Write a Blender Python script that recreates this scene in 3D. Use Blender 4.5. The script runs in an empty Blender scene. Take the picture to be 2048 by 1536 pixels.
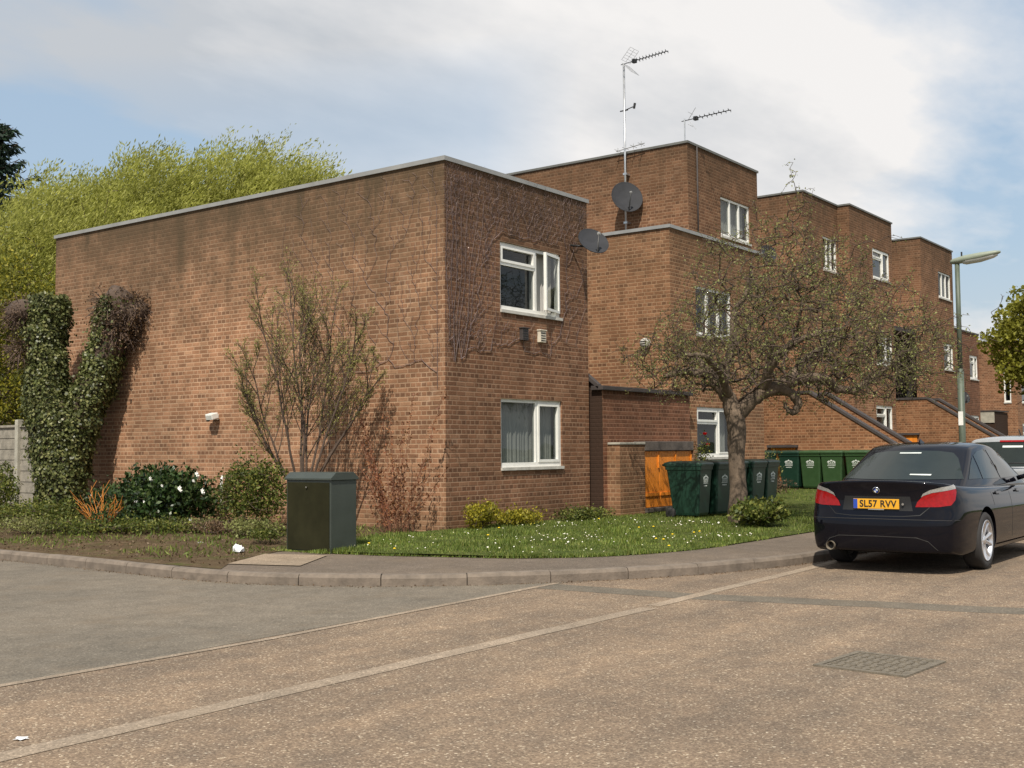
import bpy, bmesh, math, random
import numpy as np
from mathutils import Vector, Matrix
from mathutils.bvhtree import BVHTree
random.seed(7); rng = np.random.default_rng(11)
S = bpy.context.scene; COL = S.collection
PI = math.pi
EYE = 1.42

# ------------------------------------------------------------------ camera
yaw, pitch, roll = math.radians(36.65), math.radians(3.25), math.radians(0.47)
fwd = Vector((math.cos(yaw)*math.cos(pitch), math.sin(yaw)*math.cos(pitch), math.sin(pitch)))
rgt = Vector((math.sin(yaw), -math.cos(yaw), 0)); up = rgt.cross(fwd)
r2 = rgt*math.cos(roll)-up*math.sin(roll); u2 = up*math.cos(roll)+rgt*math.sin(roll)
cd = bpy.data.cameras.new('camera'); cam = bpy.data.objects.new('camera', cd); COL.objects.link(cam)
M = Matrix((r2, u2, -fwd)).transposed().to_4x4(); M.translation = (0, 0, EYE); cam.matrix_world = M
cd.sensor_width = 36; cd.lens = 2318/2048*36; cd.clip_end = 3000; cd.clip_start = .05
S.camera = cam

# ------------------------------------------------------------------ node helpers
def nmat(name):
    m = bpy.data.materials.new(name); m.use_nodes = True
    nt = m.node_tree; nt.nodes.clear()
    o = nt.nodes.new('ShaderNodeOutputMaterial')
    return m, nt, o
class NT:
    def __init__(s, nt): s.nt = nt
    def n(s, t, **k):
        x = s.nt.nodes.new(t)
        for a, b in k.items(): setattr(x, a, b)
        return x
    def l(s, a, b): s.nt.links.new(a, b)
    def m(s, op, a, b=None, c=None, clamp=False):
        x = s.nt.nodes.new('ShaderNodeMath'); x.operation = op; x.use_clamp = clamp
        for i, v in enumerate((a, b, c)):
            if v is None: continue
            if isinstance(v, (int, float)): x.inputs[i].default_value = v
            else: s.l(v, x.inputs[i])
        return x.outputs[0]
    def mix(s, f, a, b, mode='MIX'):
        x = s.nt.nodes.new('ShaderNodeMix'); x.data_type = 'RGBA'; x.blend_type = mode
        for i, v in ((0, f), (6, a), (7, b)):
            if isinstance(v, (int, float)): x.inputs[i].default_value = v
            elif isinstance(v, tuple): x.inputs[i].default_value = v+(1,) if len(v) == 3 else v
            else: s.l(v, x.inputs[i])
        return x.outputs[2]
    def ramp(s, f, stops, interp='LINEAR'):
        x = s.nt.nodes.new('ShaderNodeValToRGB'); r = x.color_ramp; r.interpolation = interp
        while len(r.elements) < len(stops): r.elements.new(.5)
        for e, (p, c) in zip(r.elements, stops):
            e.position = p; e.color = tuple(c)+(1,) if not isinstance(c, (int, float)) else (c, c, c, 1)
        s.l(f, x.inputs[0]); return x.outputs[0]
    def noise(s, vec, scale, detail=3, rough=.55):
        x = s.nt.nodes.new('ShaderNodeTexNoise'); x.inputs['Scale'].default_value = scale
        x.inputs['Detail'].default_value = detail; x.inputs['Roughness'].default_value = rough
        if vec is not None: s.l(vec, x.inputs['Vector'])
        return x.outputs['Fac']
    def map(s, v, a, b, c=0, d=1):
        x = s.nt.nodes.new('ShaderNodeMapRange'); x.clamp = True
        s.l(v, x.inputs[0])
        for i, q in enumerate((a, b, c, d)): x.inputs[i+1].default_value = q
        return x.outputs[0]
def bsdf(N, col, rough=.8, metal=0, spec=.5, bump=None, bs=.2, bd=.01, coat=0):
    b = N.n('ShaderNodeBsdfPrincipled')
    if isinstance(col, tuple): b.inputs['Base Color'].default_value = col+(1,)
    else: N.l(col, b.inputs['Base Color'])
    if isinstance(rough, (int, float)): b.inputs['Roughness'].default_value = rough
    else: N.l(rough, b.inputs['Roughness'])
    b.inputs['Metallic'].default_value = metal; b.inputs['Specular IOR Level'].default_value = spec
    b.inputs['Coat Weight'].default_value = coat; b.inputs['Coat Roughness'].default_value = .03
    if bump is not None:
        q = N.n('ShaderNodeBump'); q.inputs['Strength'].default_value = bs; q.inputs['Distance'].default_value = bd
        N.l(bump, q.inputs['Height']); N.l(q.outputs[0], b.inputs['Normal'])
    return b
def simple(name, col, rough=.6, metal=0, var=.12, scale=6, spec=.5, coat=0, bumpy=0):
    m, nt, o = nmat(name); N = NT(nt); g = N.n('ShaderNodeTexCoord').outputs['Object']
    f = N.noise(g, scale, 5, .6)
    c = N.mix(N.map(f, .3, .7), tuple(x*(1-var) for x in col), tuple(min(1, x*(1+var)) for x in col))
    rr = N.map(f, .2, .8, max(0, rough-.06), min(1, rough+.08))
    b = bsdf(N, c, rr, metal, spec, bump=(N.noise(g, scale*6, 4) if bumpy else None), bs=bumpy, coat=coat)
    N.l(b.outputs[0], o.inputs[0]); return m

def brick_mat(name, tint=(1, 1, 1), dark=0.0, top=6.0, seed=0, stain=.6):
    m, nt, o = nmat(name); N = NT(nt); geo = N.n('ShaderNodeNewGeometry')
    sp = N.n('ShaderNodeSeparateXYZ'); N.l(geo.outputs['Position'], sp.inputs[0])
    sn = N.n('ShaderNodeSeparateXYZ'); N.l(geo.outputs['True Normal'], sn.inputs[0])
    isy = N.m('GREATER_THAN', N.m('ABSOLUTE', sn.outputs[1]), .5)
    u = N.m('ADD', N.m('MULTIPLY', sp.outputs[0], isy), N.m('MULTIPLY', sp.outputs[1], N.m('SUBTRACT', 1, isy)))
    z = sp.outputs[2]
    # slight wobble so the courses are hand laid
    wob = N.m('MULTIPLY', N.m('SUBTRACT', N.noise(geo.outputs['Position'], 3, 2), .5), .010)
    zz = N.m('ADD', N.m('ADD', z, 20.0+seed*.3), wob)
    v = N.m('DIVIDE', zz, .075); row = N.m('FLOOR', v); fv = N.m('MULTIPLY', N.m('SUBTRACT', v, row), .075)
    par = N.m('MODULO', row, 2.0)
    bondn = N.noise(geo.outputs['Position'], .9, 2); head = N.m('MULTIPLY', par, N.m('GREATER_THAN', N.m('ADD', bondn, N.m('MULTIPLY', N.m('SINE', N.m('MULTIPLY', row, 2.7)), .12)), .40))
    w = N.m('ADD', .225, N.m('MULTIPLY', head, -.1125))
    u1 = N.m('ADD', N.m('ADD', N.m('ADD', u, 50.0), N.m('MULTIPLY', par, .05625)), wob)
    cu = N.m('DIVIDE', u1, w); cell = N.m('FLOOR', cu); fb = N.m('MULTIPLY', N.m('SUBTRACT', cu, cell), w)
    du = N.m('MINIMUM', fb, N.m('SUBTRACT', w, fb)); dv = N.m('MINIMUM', fv, N.m('SUBTRACT', .075, fv))
    d = N.m('MINIMUM', du, dv)
    mort = N.map(d, .0058, .0118, 1, 0)
    idv = N.n('ShaderNodeCombineXYZ'); N.l(N.m('ADD', cell, N.m('MULTIPLY', head, .37)), idv.inputs[0]); N.l(row, idv.inputs[1]); idv.inputs[2].default_value = seed
    wn = N.n('ShaderNodeTexWhiteNoise'); wn.noise_dimensions = '3D'; N.l(idv.outputs[0], wn.inputs['Vector'])
    r = wn.outputs['Value']
    str_c = N.ramp(r, [(0, (.180, .106, .068)), (.25, (.235, .135, .084)), (.6, (.295, .170, .106)), (.85, (.345, .210, .134)), (1, (.37, .245, .162))])
    hd_c = N.ramp(r, [(0, (.125, .074, .050)), (.35, (.165, .096, .062)), (.55, (.225, .128, .080)), (1, (.33, .19, .12))])
    bc = N.mix(head, str_c, hd_c)
    fine = N.noise(geo.outputs['Position'], 55, 4, .7)
    bc = N.mix(1.0, bc, N.ramp(fine, [(.25, .6), (.75, 1.35)]), 'MULTIPLY')
    bc = N.mix(.28, bc, (.265, .155, .098))
    col = N.mix(N.m('MULTIPLY', mort, N.map(N.noise(geo.outputs['Position'], 6, 4, .7), .3, .7, .45, 1.0)), bc, (.44, .33, .235))
    big = N.noise(geo.outputs['Position'], .45, 4, .6)
    mid = N.noise(geo.outputs['Position'], 2.2, 5, .65)
    col = N.mix(1.0, col, N.ramp(big, [(.3, (.74, .74, .73)), (.7, (1.18, 1.14, 1.10))]), 'MULTIPLY')
    col = N.mix(1.0, col, N.ramp(mid, [(.3, (.80, .80, .79)), (.7, (1.14, 1.14, 1.14))]), 'MULTIPLY')
    eff = N.map(N.noise(geo.outputs['Position'], 1.5, 7, .78), .60, .72, 0, .32); col = N.mix(eff, col, (.42, .34, .27))
    # weather staining below the parapet
    tz = N.m('SUBTRACT', top, z); st = N.map(N.m('ADD', tz, N.m('MULTIPLY', N.m('SUBTRACT', mid, .5), 2.2)), 0, 2.6, stain, 0)
    vs = N.n('ShaderNodeMapping'); vs.inputs['Scale'].default_value = (1, 1, .12); N.l(geo.outputs['Position'], vs.inputs[0])
    streak = N.noise(vs.outputs[0], 3.0, 4, .6)
    st = N.m('ADD', st, N.m('MULTIPLY', N.map(streak, .52, .75), N.map(tz, 0, 3.4, .4*stain, 0)), clamp=True)
    col = N.mix(st, col, (.082, .062, .040))
    bs_ = N.map(N.m('ADD', z, N.m('MULTIPLY', N.m('SUBTRACT', mid, .5), .6)), .2, .7, .45, 0)
    col = N.mix(bs_, col, (.16, .11, .065))
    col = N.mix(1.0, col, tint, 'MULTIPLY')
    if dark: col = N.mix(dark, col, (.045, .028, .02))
    h = N.m('ADD', N.m('MULTIPLY', N.m('SUBTRACT', 1, mort), .7), N.m('MULTIPLY', fine, .3))
    b = bsdf(N, col, .93, spec=.15, bump=h, bs=.55, bd=.008)
    N.l(b.outputs[0], o.inputs[0]); return m

def ground_mat(name, kind):
    m, nt, o = nmat(name); N = NT(nt); g = N.n('ShaderNodeNewGeometry').outputs['Position']
    big = N.noise(g, .5, 4, .6); mid = N.noise(g, 3.5, 5, .65); fine = N.noise(g, 60, 4, .7)
    v = N.n('ShaderNodeTexVoronoi'); N.l(g, v.inputs['Vector'])
    if kind == 'chips':
        v.inputs['Scale'].default_value = 92
        sc = N.n('ShaderNodeSeparateColor'); N.l(v.outputs['Color'], sc.inputs[0]); rr = sc.outputs[0]
        col = N.ramp(rr, [(0, (.155, .116, .081)), (.35, (.215, .161, .112)), (.68, (.268, .200, .140)), (.88, (.32, .243, .169)), (.96, (.41, .33, .23)), (1, (.66, .58, .44))])
        v2 = N.n('ShaderNodeTexVoronoi'); N.l(g, v2.inputs['Vector']); v2.inputs['Scale'].default_value = 56
        s2 = N.n('ShaderNodeSeparateColor'); N.l(v2.outputs['Color'], s2.inputs[0])
        patch = N.noise(g, 1.1, 4, .7)
        thr = N.map(patch, .35, .7, .99, .92)
        sp = N.m('MULTIPLY', N.m('GREATER_THAN', s2.outputs[0], thr), N.map(v2.outputs['Distance'], .25, .4, 1, 0))
        col = N.mix(sp, col, (.42, .345, .23))
        col = N.mix(N.map(fine, .3, .7, 0, .30), col, (.145, .116, .08))
        col = N.mix(1.0, col, N.ramp(big, [(.3, (.82, .80, .80)), (.7, (1.12, 1.08, 1.05))]), 'MULTIPLY')
        col = N.mix(1.0, col, N.ramp(mid, [(.3, (.80, .81, .84)), (.7, (1.14, 1.11, 1.08))]), 'MULTIPLY')
        mp2 = N.n('ShaderNodeMapping'); mp2.inputs['Scale'].default_value = (.12, 1.5, 1); N.l(g, mp2.inputs[0]); tr_ = N.noise(mp2.outputs[0], .9, 4, .6)
        col = N.mix(1.0, col, N.ramp(tr_, [(.35, (.80, .82, .84)), (.65, (1.12, 1.1, 1.07))]), 'MULTIPLY')
        oil = N.map(N.noise(g, .8, 7, .8), .60, .74, 0, .35); col = N.mix(oil, col, (.09, .075, .058))
        h = N.m('ADD', N.m('MULTIPLY', v.outputs['Distance'], -1), fine); b = bsdf(N, col, .88, spec=.3, bump=h, bs=.6, bd=.006)
    elif kind in ('grey', 'pave', 'trench', 'seam', 'pale'):
        base = {'grey': (.176, .150, .116), 'pave': (.160, .127, .097), 'trench': (.150, .128, .098), 'seam': (.31, .245, .18), 'pale': (.29, .225, .16)}[kind]
        v.inputs['Scale'].default_value = 95
        sc = N.n('ShaderNodeSeparateColor'); N.l(v.outputs['Color'], sc.inputs[0])
        col = N.mix(1.0, base, N.ramp(sc.outputs[0], [(0, .72), (.6, 1.0), (.93, 1.2), (1, 1.7)]), 'MULTIPLY')
        col = N.mix(1.0, col, N.ramp(big, [(.3, (.84, .85, .86)), (.7, (1.12, 1.1, 1.08))]), 'MULTIPLY')
        col = N.mix(1.0, col, N.ramp(mid, [(.25, .78), (.75, 1.18)]), 'MULTIPLY')
        dirt = N.map(N.noise(g, 1.1, 7, .8), .50, .72, 0, .45)
        col = N.mix(dirt, col, (.17, .125, .08))
        b = bsdf(N, col, .9, spec=.25, bump=fine, bs=.35, bd=.004)
    elif kind == 'soil':
        col = N.ramp(N.m('ADD', N.m('MULTIPLY', mid, .5), N.m('MULTIPLY', fine, .5)), [(.3, (.05, .035, .02)), (.5, (.12, .083, .048)), (.7, (.22, .16, .095))])
        gr = N.map(N.noise(g, 2.4, 5, .7), .52, .66, 0, .7)
        col = N.mix(gr, col, (.085, .10, .025))
        b = bsdf(N, col, .95, spec=.1, bump=fine, bs=.9, bd=.03)
    else:
        col = N.ramp(N.m('ADD', N.m('MULTIPLY', mid, .6), N.m('MULTIPLY', fine, .4)), [(.3, (.04, .06, .014)), (.5, (.08, .10, .026)), (.72, (.17, .15, .06))])
        b = bsdf(N, col, .95, spec=.1, bump=fine, bs=.8, bd=.03)
    N.l(b.outputs[0], o.inputs[0]); return m

def leaf_mat(name, c1, c2, c3=None, trans=.35, rough=.55, scale=1.2):
    m, nt, o = nmat(name); N = NT(nt); geo = N.n('ShaderNodeNewGeometry')
    rp = geo.outputs['Random Per Island']; nz = N.noise(geo.outputs['Position'], scale, 3)
    col = N.ramp(rp, [(0, c1), (.6, c2), (1, c3 or c2)])
    col = N.mix(1.0, col, N.ramp(nz, [(.32, .62), (.68, 1.22)]), 'MULTIPLY')
    b = bsdf(N, col, rough, spec=.3); t = N.n('ShaderNodeBsdfTranslucent'); N.l(col, t.inputs[0])
    x = N.n('ShaderNodeMixShader'); x.inputs[0].default_value = trans; N.l(b.outputs[0], x.inputs[1]); N.l(t.outputs[0], x.inputs[2])
    N.l(x.outputs[0], o.inputs[0]); return m
def glass_mat(name, tint=(.02, .026, .028), tr=.55):
    m, nt, o = nmat(name); N = NT(nt)
    g = N.n('ShaderNodeNewGeometry').outputs['Position']
    b = bsdf(N, tint, .02, spec=1.0, bump=N.noise(g, 1.6, 1), bs=.06, bd=.05)
    t = N.n('ShaderNodeBsdfTransparent'); t.inputs[0].default_value = (.8, .85, .84, 1)
    x = N.n('ShaderNodeMixShader'); x.inputs[0].default_value = tr; N.l(b.outputs[0], x.inputs[1]); N.l(t.outputs[0], x.inputs[2])
    N.l(x.outputs[0], o.inputs[0]); return m

MT = dict(
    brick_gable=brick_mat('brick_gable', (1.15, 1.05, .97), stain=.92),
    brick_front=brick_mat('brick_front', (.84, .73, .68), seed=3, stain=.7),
    brick_b=brick_mat('brick_b', (.98, .86, .74), seed=5, stain=.45),
    brick_tower=brick_mat('brick_tower', (.84, .72, .64), top=8.7, seed=9, stain=.6),
    brick_red=brick_mat('brick_red', (.80, .62, .58), seed=13, top=2.7, stain=.3),
    brick_stair=brick_mat('brick_stair', (1.02, .82, .66), seed=17, top=3.2, stain=.2),
    brick_dark=brick_mat('brick_dark', (.4, .3, .28), dark=.92, seed=21, top=2.6),  # near-black tone; on the bin store side it paints in the gap's shade
    brick_stain=brick_mat('brick_stained', (1.12, .98, .86), seed=25, top=1.9, stain=.55),
    pvc=simple('white_plastic', (.80, .79, .74), .35, var=.05),
    pvc_dirty=simple('weathered_sill', (.50, .48, .43), .6, var=.2),
    trimb=simple('aged_roof_trim', (.13, .13, .118), .6, var=.2, scale=3),
    trim=simple('grey_roof_trim', (.26, .26, .25), .5, var=.15, scale=3),
    trimdark=simple('dark_coping', (.052, .043, .040), .7, var=.25, scale=4, bumpy=.3),
    roof=simple('roof_felt', (.10, .10, .10), .9), room=simple('dark_room', (.018, .018, .02), .9),
    curtain=simple('net_curtain', (.62, .59, .55), .9, var=.1, scale=2), curtain2=simple('cream_curtain', (.62, .56, .45), .9),
    glass=glass_mat('window_glass'), glassd=glass_mat('window_glass_dark', tr=.25),
    steel=simple('galvanised_steel', (.55, .55, .55), .35, metal=.8), dish=simple('dark_dish_grey', (.036, .037, .041), .7, spec=.2, var=.2),
    blk=simple('black_plastic', (.02, .02, .02), .5), rubber=simple('rubber', (.028, .026, .025), .8),
    conc=simple('concrete', (.36, .34, .28), .9, var=.25, scale=5, bumpy=.4), concd=simple('stained_concrete', (.11, .09, .075), .9, var=.4, scale=4, bumpy=.4),
    orange=simple('orange_stained_wood', (.74, .235, .018), .6, var=.12, scale=5),
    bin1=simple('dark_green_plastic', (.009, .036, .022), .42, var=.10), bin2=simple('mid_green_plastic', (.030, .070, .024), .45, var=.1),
    white=simple('white_print', (.62, .66, .62), .6), kerb=simple('kerb_concrete', (.175, .140, .108), .9, var=.28, scale=7, bumpy=.5),
    lamp=simple('green_grey_column_paint', (.085, .105, .075), .5, var=.2), lantern=simple('lantern_grey_green', (.26, .29, .22), .5),
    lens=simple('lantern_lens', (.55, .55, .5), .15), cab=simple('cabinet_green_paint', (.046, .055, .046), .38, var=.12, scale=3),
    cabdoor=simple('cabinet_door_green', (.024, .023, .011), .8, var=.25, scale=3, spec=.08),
    fence=simple('grey_weathered_boards', (.26, .235, .19), .9, var=.3, scale=9, bumpy=.4),
    chips=ground_mat('chip_road', 'chips'), grey=ground_mat('grey_asphalt', 'grey'), pave=ground_mat('footway_asphalt', 'pave'),
    trench=ground_mat('trench_asphalt', 'trench'), seam=ground_mat('seam_tar', 'seam'), pale=ground_mat('pale_slab', 'pale'),
    soil=ground_mat('bare_soil', 'soil'), turf=ground_mat('turf', 'turf'),
    bark=simple('bark_grey_brown', (.135, .098, .068), .95, var=.45, scale=9, bumpy=.8), barkd=simple('bark_dark', (.085, .058, .042), .95, var=.35, scale=8, bumpy=.6),
    twig=simple('twig_brown', (.115, .078, .060), .9, var=.35), vine=simple('dry_vine', (.20, .145, .135), .9, var=.4),
    redstem=simple('red_brown_stem', (.20, .085, .05), .9), ortwig=simple('orange_twig', (.55, .20, .03), .7),
    paint=simple('black_car_paint', (.004, .004, .007), .05, var=.1, spec=.28, coat=0), silver=simple('silver_car_paint', (.42, .43, .43), .25, metal=.35, coat=.8, var=.03),
    carglass=simple('tinted_car_glass', (.020, .026, .023), .06, spec=.4, var=.1), red=simple('red_lamp', (.27, .004, .005), .15, spec=.3, coat=.3, var=.2, scale=30),
    clearl=simple('clear_lamp', (.26, .25, .23), .15, coat=1, var=.3, scale=60), plate=simple('yellow_plate', (.72, .36, .02), .4, var=.04),
    ink=simple('black_ink', (.01, .01, .01), .5), blue=simple('blue_band', (.02, .06, .35), .4), rim=simple('alloy_silver', (.62, .62, .64), .25, metal=.75, var=.05),
    chrome=simple('chrome', (.7, .7, .7), .12, metal=1.0), iron=simple('cast_iron', (.155, .130, .095), .8, var=.3, scale=20, bumpy=.5),
    l_will=leaf_mat('willow_leaf', (.32, .33, .06), (.43, .44, .10), (.55, .54, .16), .5),
    l_gold=leaf_mat('golden_conifer_leaf', (.07, .085, .010), (.20, .20, .022), (.36, .31, .03), .3, scale=1.5),
    l_dark=leaf_mat('dark_conifer_leaf', (.012, .022, .014), (.022, .042, .026), (.03, .06, .03), .15),
    l_ivy=leaf_mat('ivy_leaf', (.040, .052, .014), (.11, .125, .038), (.24, .24, .095), .15, .4, 3),
    l_brown=leaf_mat('dead_brown_leaf', (.09, .055, .03), (.16, .10, .055), (.22, .15, .09), .2),
    l_crab=leaf_mat('young_apple_leaf', (.14, .13, .045), (.24, .25, .08), (.36, .39, .14), .35, scale=2.2),
    l_shrub=leaf_mat('young_shrub_leaf', (.20, .19, .06), (.31, .30, .09), (.42, .40, .14), .4),
    l_vine=leaf_mat('vine_strand', (.11, .07, .06), (.16, .11, .10), (.25, .19, .175), .1),
    l_green=leaf_mat('green_bush_leaf', (.045, .07, .014), (.125, .15, .028), (.25, .25, .055), .3, scale=3),
    l_cam=leaf_mat('dark_glossy_leaf', (.012, .026, .008), (.030, .060, .014), (.09, .12, .04), .12, .3, 3),
    l_yel=leaf_mat('yellow_green_leaf', (.17, .17, .02), (.36, .32, .03), (.55, .46, .05), .35, scale=4),
    l_maple=leaf_mat('maple_leaf', (.16, .16, .02), (.27, .27, .035), (.38, .36, .06), .45, scale=2),
    l_red=leaf_mat('copper_leaf', (.14, .05, .025), (.26, .10, .045), (.34, .17, .07), .3, scale=3),
    grass=leaf_mat('grass_blade', (.085, .135, .02), (.165, .225, .036), (.30, .31, .08), .35, scale=2.5),
    petal=simple('white_petal', (.85, .84, .78), .7, var=.04), dand=simple('dandelion_yellow', (.85, .60, .02), .7),
    litter=simple('white_litter', (.75, .76, .76), .6),
)

# ------------------------------------------------------------------ object helpers
def link(o, parent=None):
    COL.objects.link(o)
    if parent is not None: o.parent = parent
    return o
def tag(o, label=None, cat=None, group=None, kind=None):
    if label: o['label'] = label
    if cat: o['category'] = cat
    if group: o['group'] = group
    if kind: o['kind'] = kind
    return o
def thing(name, label, cat, loc=(0, 0, 0), rz=0, group=None):
    o = bpy.data.objects.new(name, None); o.empty_display_size = .2; link(o)
    o.location = loc; o.rotation_euler = (0, 0, rz); return tag(o, label, cat, group)
class MB:
    """collects vertices and faces for ONE mesh object"""
    def __init__(s): s.v = []; s.f = []; s.mi = []; s.cur = 0
    def add(s, vs, fs):
        n = len(s.v); s.v += [tuple(x) for x in vs]
        for f in fs: s.f.append(tuple(n+i for i in f)); s.mi.append(s.cur)
    def box(s, a, b, M=None):
        x0, y0, z0 = a; x1, y1, z1 = b
        vs = [(x0, y0, z0), (x1, y0, z0), (x1, y1, z0), (x0, y1, z0), (x0, y0, z1), (x1, y0, z1), (x1, y1, z1), (x0, y1, z1)]
        if M is not None: vs = [M @ Vector(q) for q in vs]
        s.add(vs, [(0, 3, 2, 1), (4, 5, 6, 7), (0, 1, 5, 4), (1, 2, 6, 5), (2, 3, 7, 6), (3, 0, 4, 7)])
    def tube(s, pts, rad, n=8, cap=True):
        pts = [Vector(p) for p in pts]
        if isinstance(rad, (int, float)): rad = [rad]*len(pts)
        d0 = (pts[1]-pts[0]).normalized(); a = d0.orthogonal().normalized(); rings = []; vs = []
        for i, p in enumerate(pts):
            d = (pts[min(i+1, len(pts)-1)]-pts[max(i-1, 0)]).normalized()
            a = (a-d*a.dot(d)).normalized(); b = d.cross(a)
            for k in range(n):
                t = 2*PI*k/n; vs.append(p+(a*math.cos(t)+b*math.sin(t))*rad[i])
        fs = [(i*n+k, i*n+(k+1) % n, (i+1)*n+(k+1) % n, (i+1)*n+k) for i in range(len(pts)-1) for k in range(n)]
        if cap: fs += [tuple(reversed(range(n))), tuple(range((len(pts)-1)*n, len(pts)*n))]
        s.add(vs, fs)
    def disc_rev(s, prof, n=24, M=None):
        """lathe (r,z) profile around z"""
        vs = []
        for r, z in prof:
            for k in range(n):
                t = 2*PI*k/n; q = Vector((r*math.cos(t), r*math.sin(t), z)); vs.append(M @ q if M is not None else q)
        m = len(prof)
        fs = [(i*n+k, i*n+(k+1) % n, (i+1)*n+(k+1) % n, (i+1)*n+k) for i in range(m-1) for k in range(n)]
        s.add(vs, fs)
    def prism(s, poly, h0, h1, M=None):
        n = len(poly); vs = [Vector((x, y, h0)) for x, y in poly]+[Vector((x, y, h1)) for x, y in poly]
        if M is not None: vs = [M @ q for q in vs]
        s.add(vs, [tuple(reversed(range(n))), tuple(range(n, 2*n))]+[(i, (i+1) % n, n+(i+1) % n, n+i) for i in range(n)])
    def build(s, name, mat, parent=None, smooth=False, world=False, bevel=0, label=None):
        me = bpy.data.meshes.new(name); me.from_pydata(s.v, [], s.f)
        for m in (mat if isinstance(mat, (list, tuple)) else [mat]): me.materials.append(MT[m] if isinstance(m, str) else m)
        if any(s.mi): me.polygons.foreach_set('material_index', s.mi)
        me.update()
        if bevel:
            bm = bmesh.new(); bm.from_mesh(me)
            bmesh.ops.bevel(bm, geom=[e for e in bm.edges if len(e.link_faces) == 2 and e.calc_face_angle(0) > .6], offset=bevel, segments=2, affect='EDGES', profile=.6)
            bm.to_mesh(me); bm.free()
        if smooth: me.polygons.foreach_set('use_smooth', [True]*len(me.polygons))
        o = bpy.data.objects.new(name, me); link(o, parent)
        if world and parent is not None:
            root = parent
            if parent.parent is None and parent.data is None: o.location = -parent.location
        if label: o['label'] = label
        return o
def npmesh(name, V, F, mat, parent=None, world=False, smooth=False):
    me = bpy.data.meshes.new(name); V = np.asarray(V, np.float32); F = np.asarray(F, np.int32)
    me.vertices.add(len(V)); me.vertices.foreach_set('co', V.ravel())
    k = F.shape[1]; me.loops.add(F.size); me.loops.foreach_set('vertex_index', F.ravel())
    me.polygons.add(len(F)); me.polygons.foreach_set('loop_start', np.arange(0, F.size, k, dtype=np.int32))
    me.materials.append(MT[mat]); me.update(calc_edges=True)
    if smooth: me.polygons.foreach_set('use_smooth', [True]*len(F))
    o = bpy.data.objects.new(name, me); link(o, parent)
    if world and parent is not None and parent.data is None: o.location = -parent.location
    return o
def leafgeo(P, size, aspect=.5, D=None, spread=1.0, N=None):
    """one folded diamond leaf per point; D preferred direction of the long axis, N preferred normal"""
    n = len(P); r = rng.normal(size=(n, 3))
    if D is not None: r = r*spread+D
    r /= np.linalg.norm(r, axis=1, keepdims=True)+1e-9
    q = rng.normal(size=(n, 3))
    if N is not None: q = np.cross(r, N+q*.45)
    q -= r*np.sum(q*r, 1, keepdims=True); q /= np.linalg.norm(q, axis=1, keepdims=True)+1e-9
    nn = np.cross(r, q); s = (size*rng.uniform(.65, 1.35, n))[:, None]
    a = P; b = P+r*s*.5+q*s*aspect*.5+nn*s*.08; c = P+r*s; d = P+r*s*.5-q*s*aspect*.5+nn*s*.08
    V = np.stack([a, b, c, d], 1).reshape(-1, 3); F = np.arange(4*n).reshape(n, 4)
    return V, F
def leaves(name, P, size, mat, parent, **k):
    world = k.pop('world', True); V, F = leafgeo(np.asarray(P, float), size, **k); return npmesh(name, V, F, mat, parent, world)
def px(x, y, axis, val):
    """point of the place seen in the photo at pixel x,y on the plane axis=val"""
    d = fwd*2318+r2*(x-1024)+u2*(768-y); o = Vector((0, 0, EYE)); return o+d*((val-o[axis])/d[axis])

# branching: join every target to the nearest node of the growing plant
def grow(seeds, targets, step=.18, arch=.12, jit=.04, order=None, plane=None, upw=0):
    nodes = [Vector(p) for p, _ in seeds]; par = [q for _, q in seeds]
    A = np.array([list(p) for p in nodes]); tips = []
    if order is None:
        c = np.array(nodes[0]); targets = sorted(targets, key=lambda t: float(np.linalg.norm(np.array(t)-c)))
    buf = np.zeros((200000, 3)); buf[:len(A)] = A; n = len(A)
    for t in targets:
        t = np.array(t, float); dd = buf[:n]-t; dist = (dd**2).sum(1)
        if upw: i = int((dist*(1+upw*(1+dd[:, 2]/np.sqrt(dist+1e-9))**2)).argmin())
        else: i = int(dist.argmin())
        L = math.sqrt(dist[i])
        if L < step*.6: continue
        k = max(2, int(L/step)); p = buf[i].copy(); prev = i
        ctrl = (p+t)/2+np.array([0, 0, arch*L])+rng.normal(size=3)*jit*L
        for j in range(1, k+1):
            a = j/k; q = (1-a)**2*p+2*a*(1-a)*ctrl+a*a*t+rng.normal(size=3)*jit*step
            if plane is not None: q[plane[0]] = plane[1]
            nodes.append(Vector(q)); par.append(prev); buf[n] = q; prev = n; n += 1
        tips.append(prev)
    return nodes, par, tips
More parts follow.
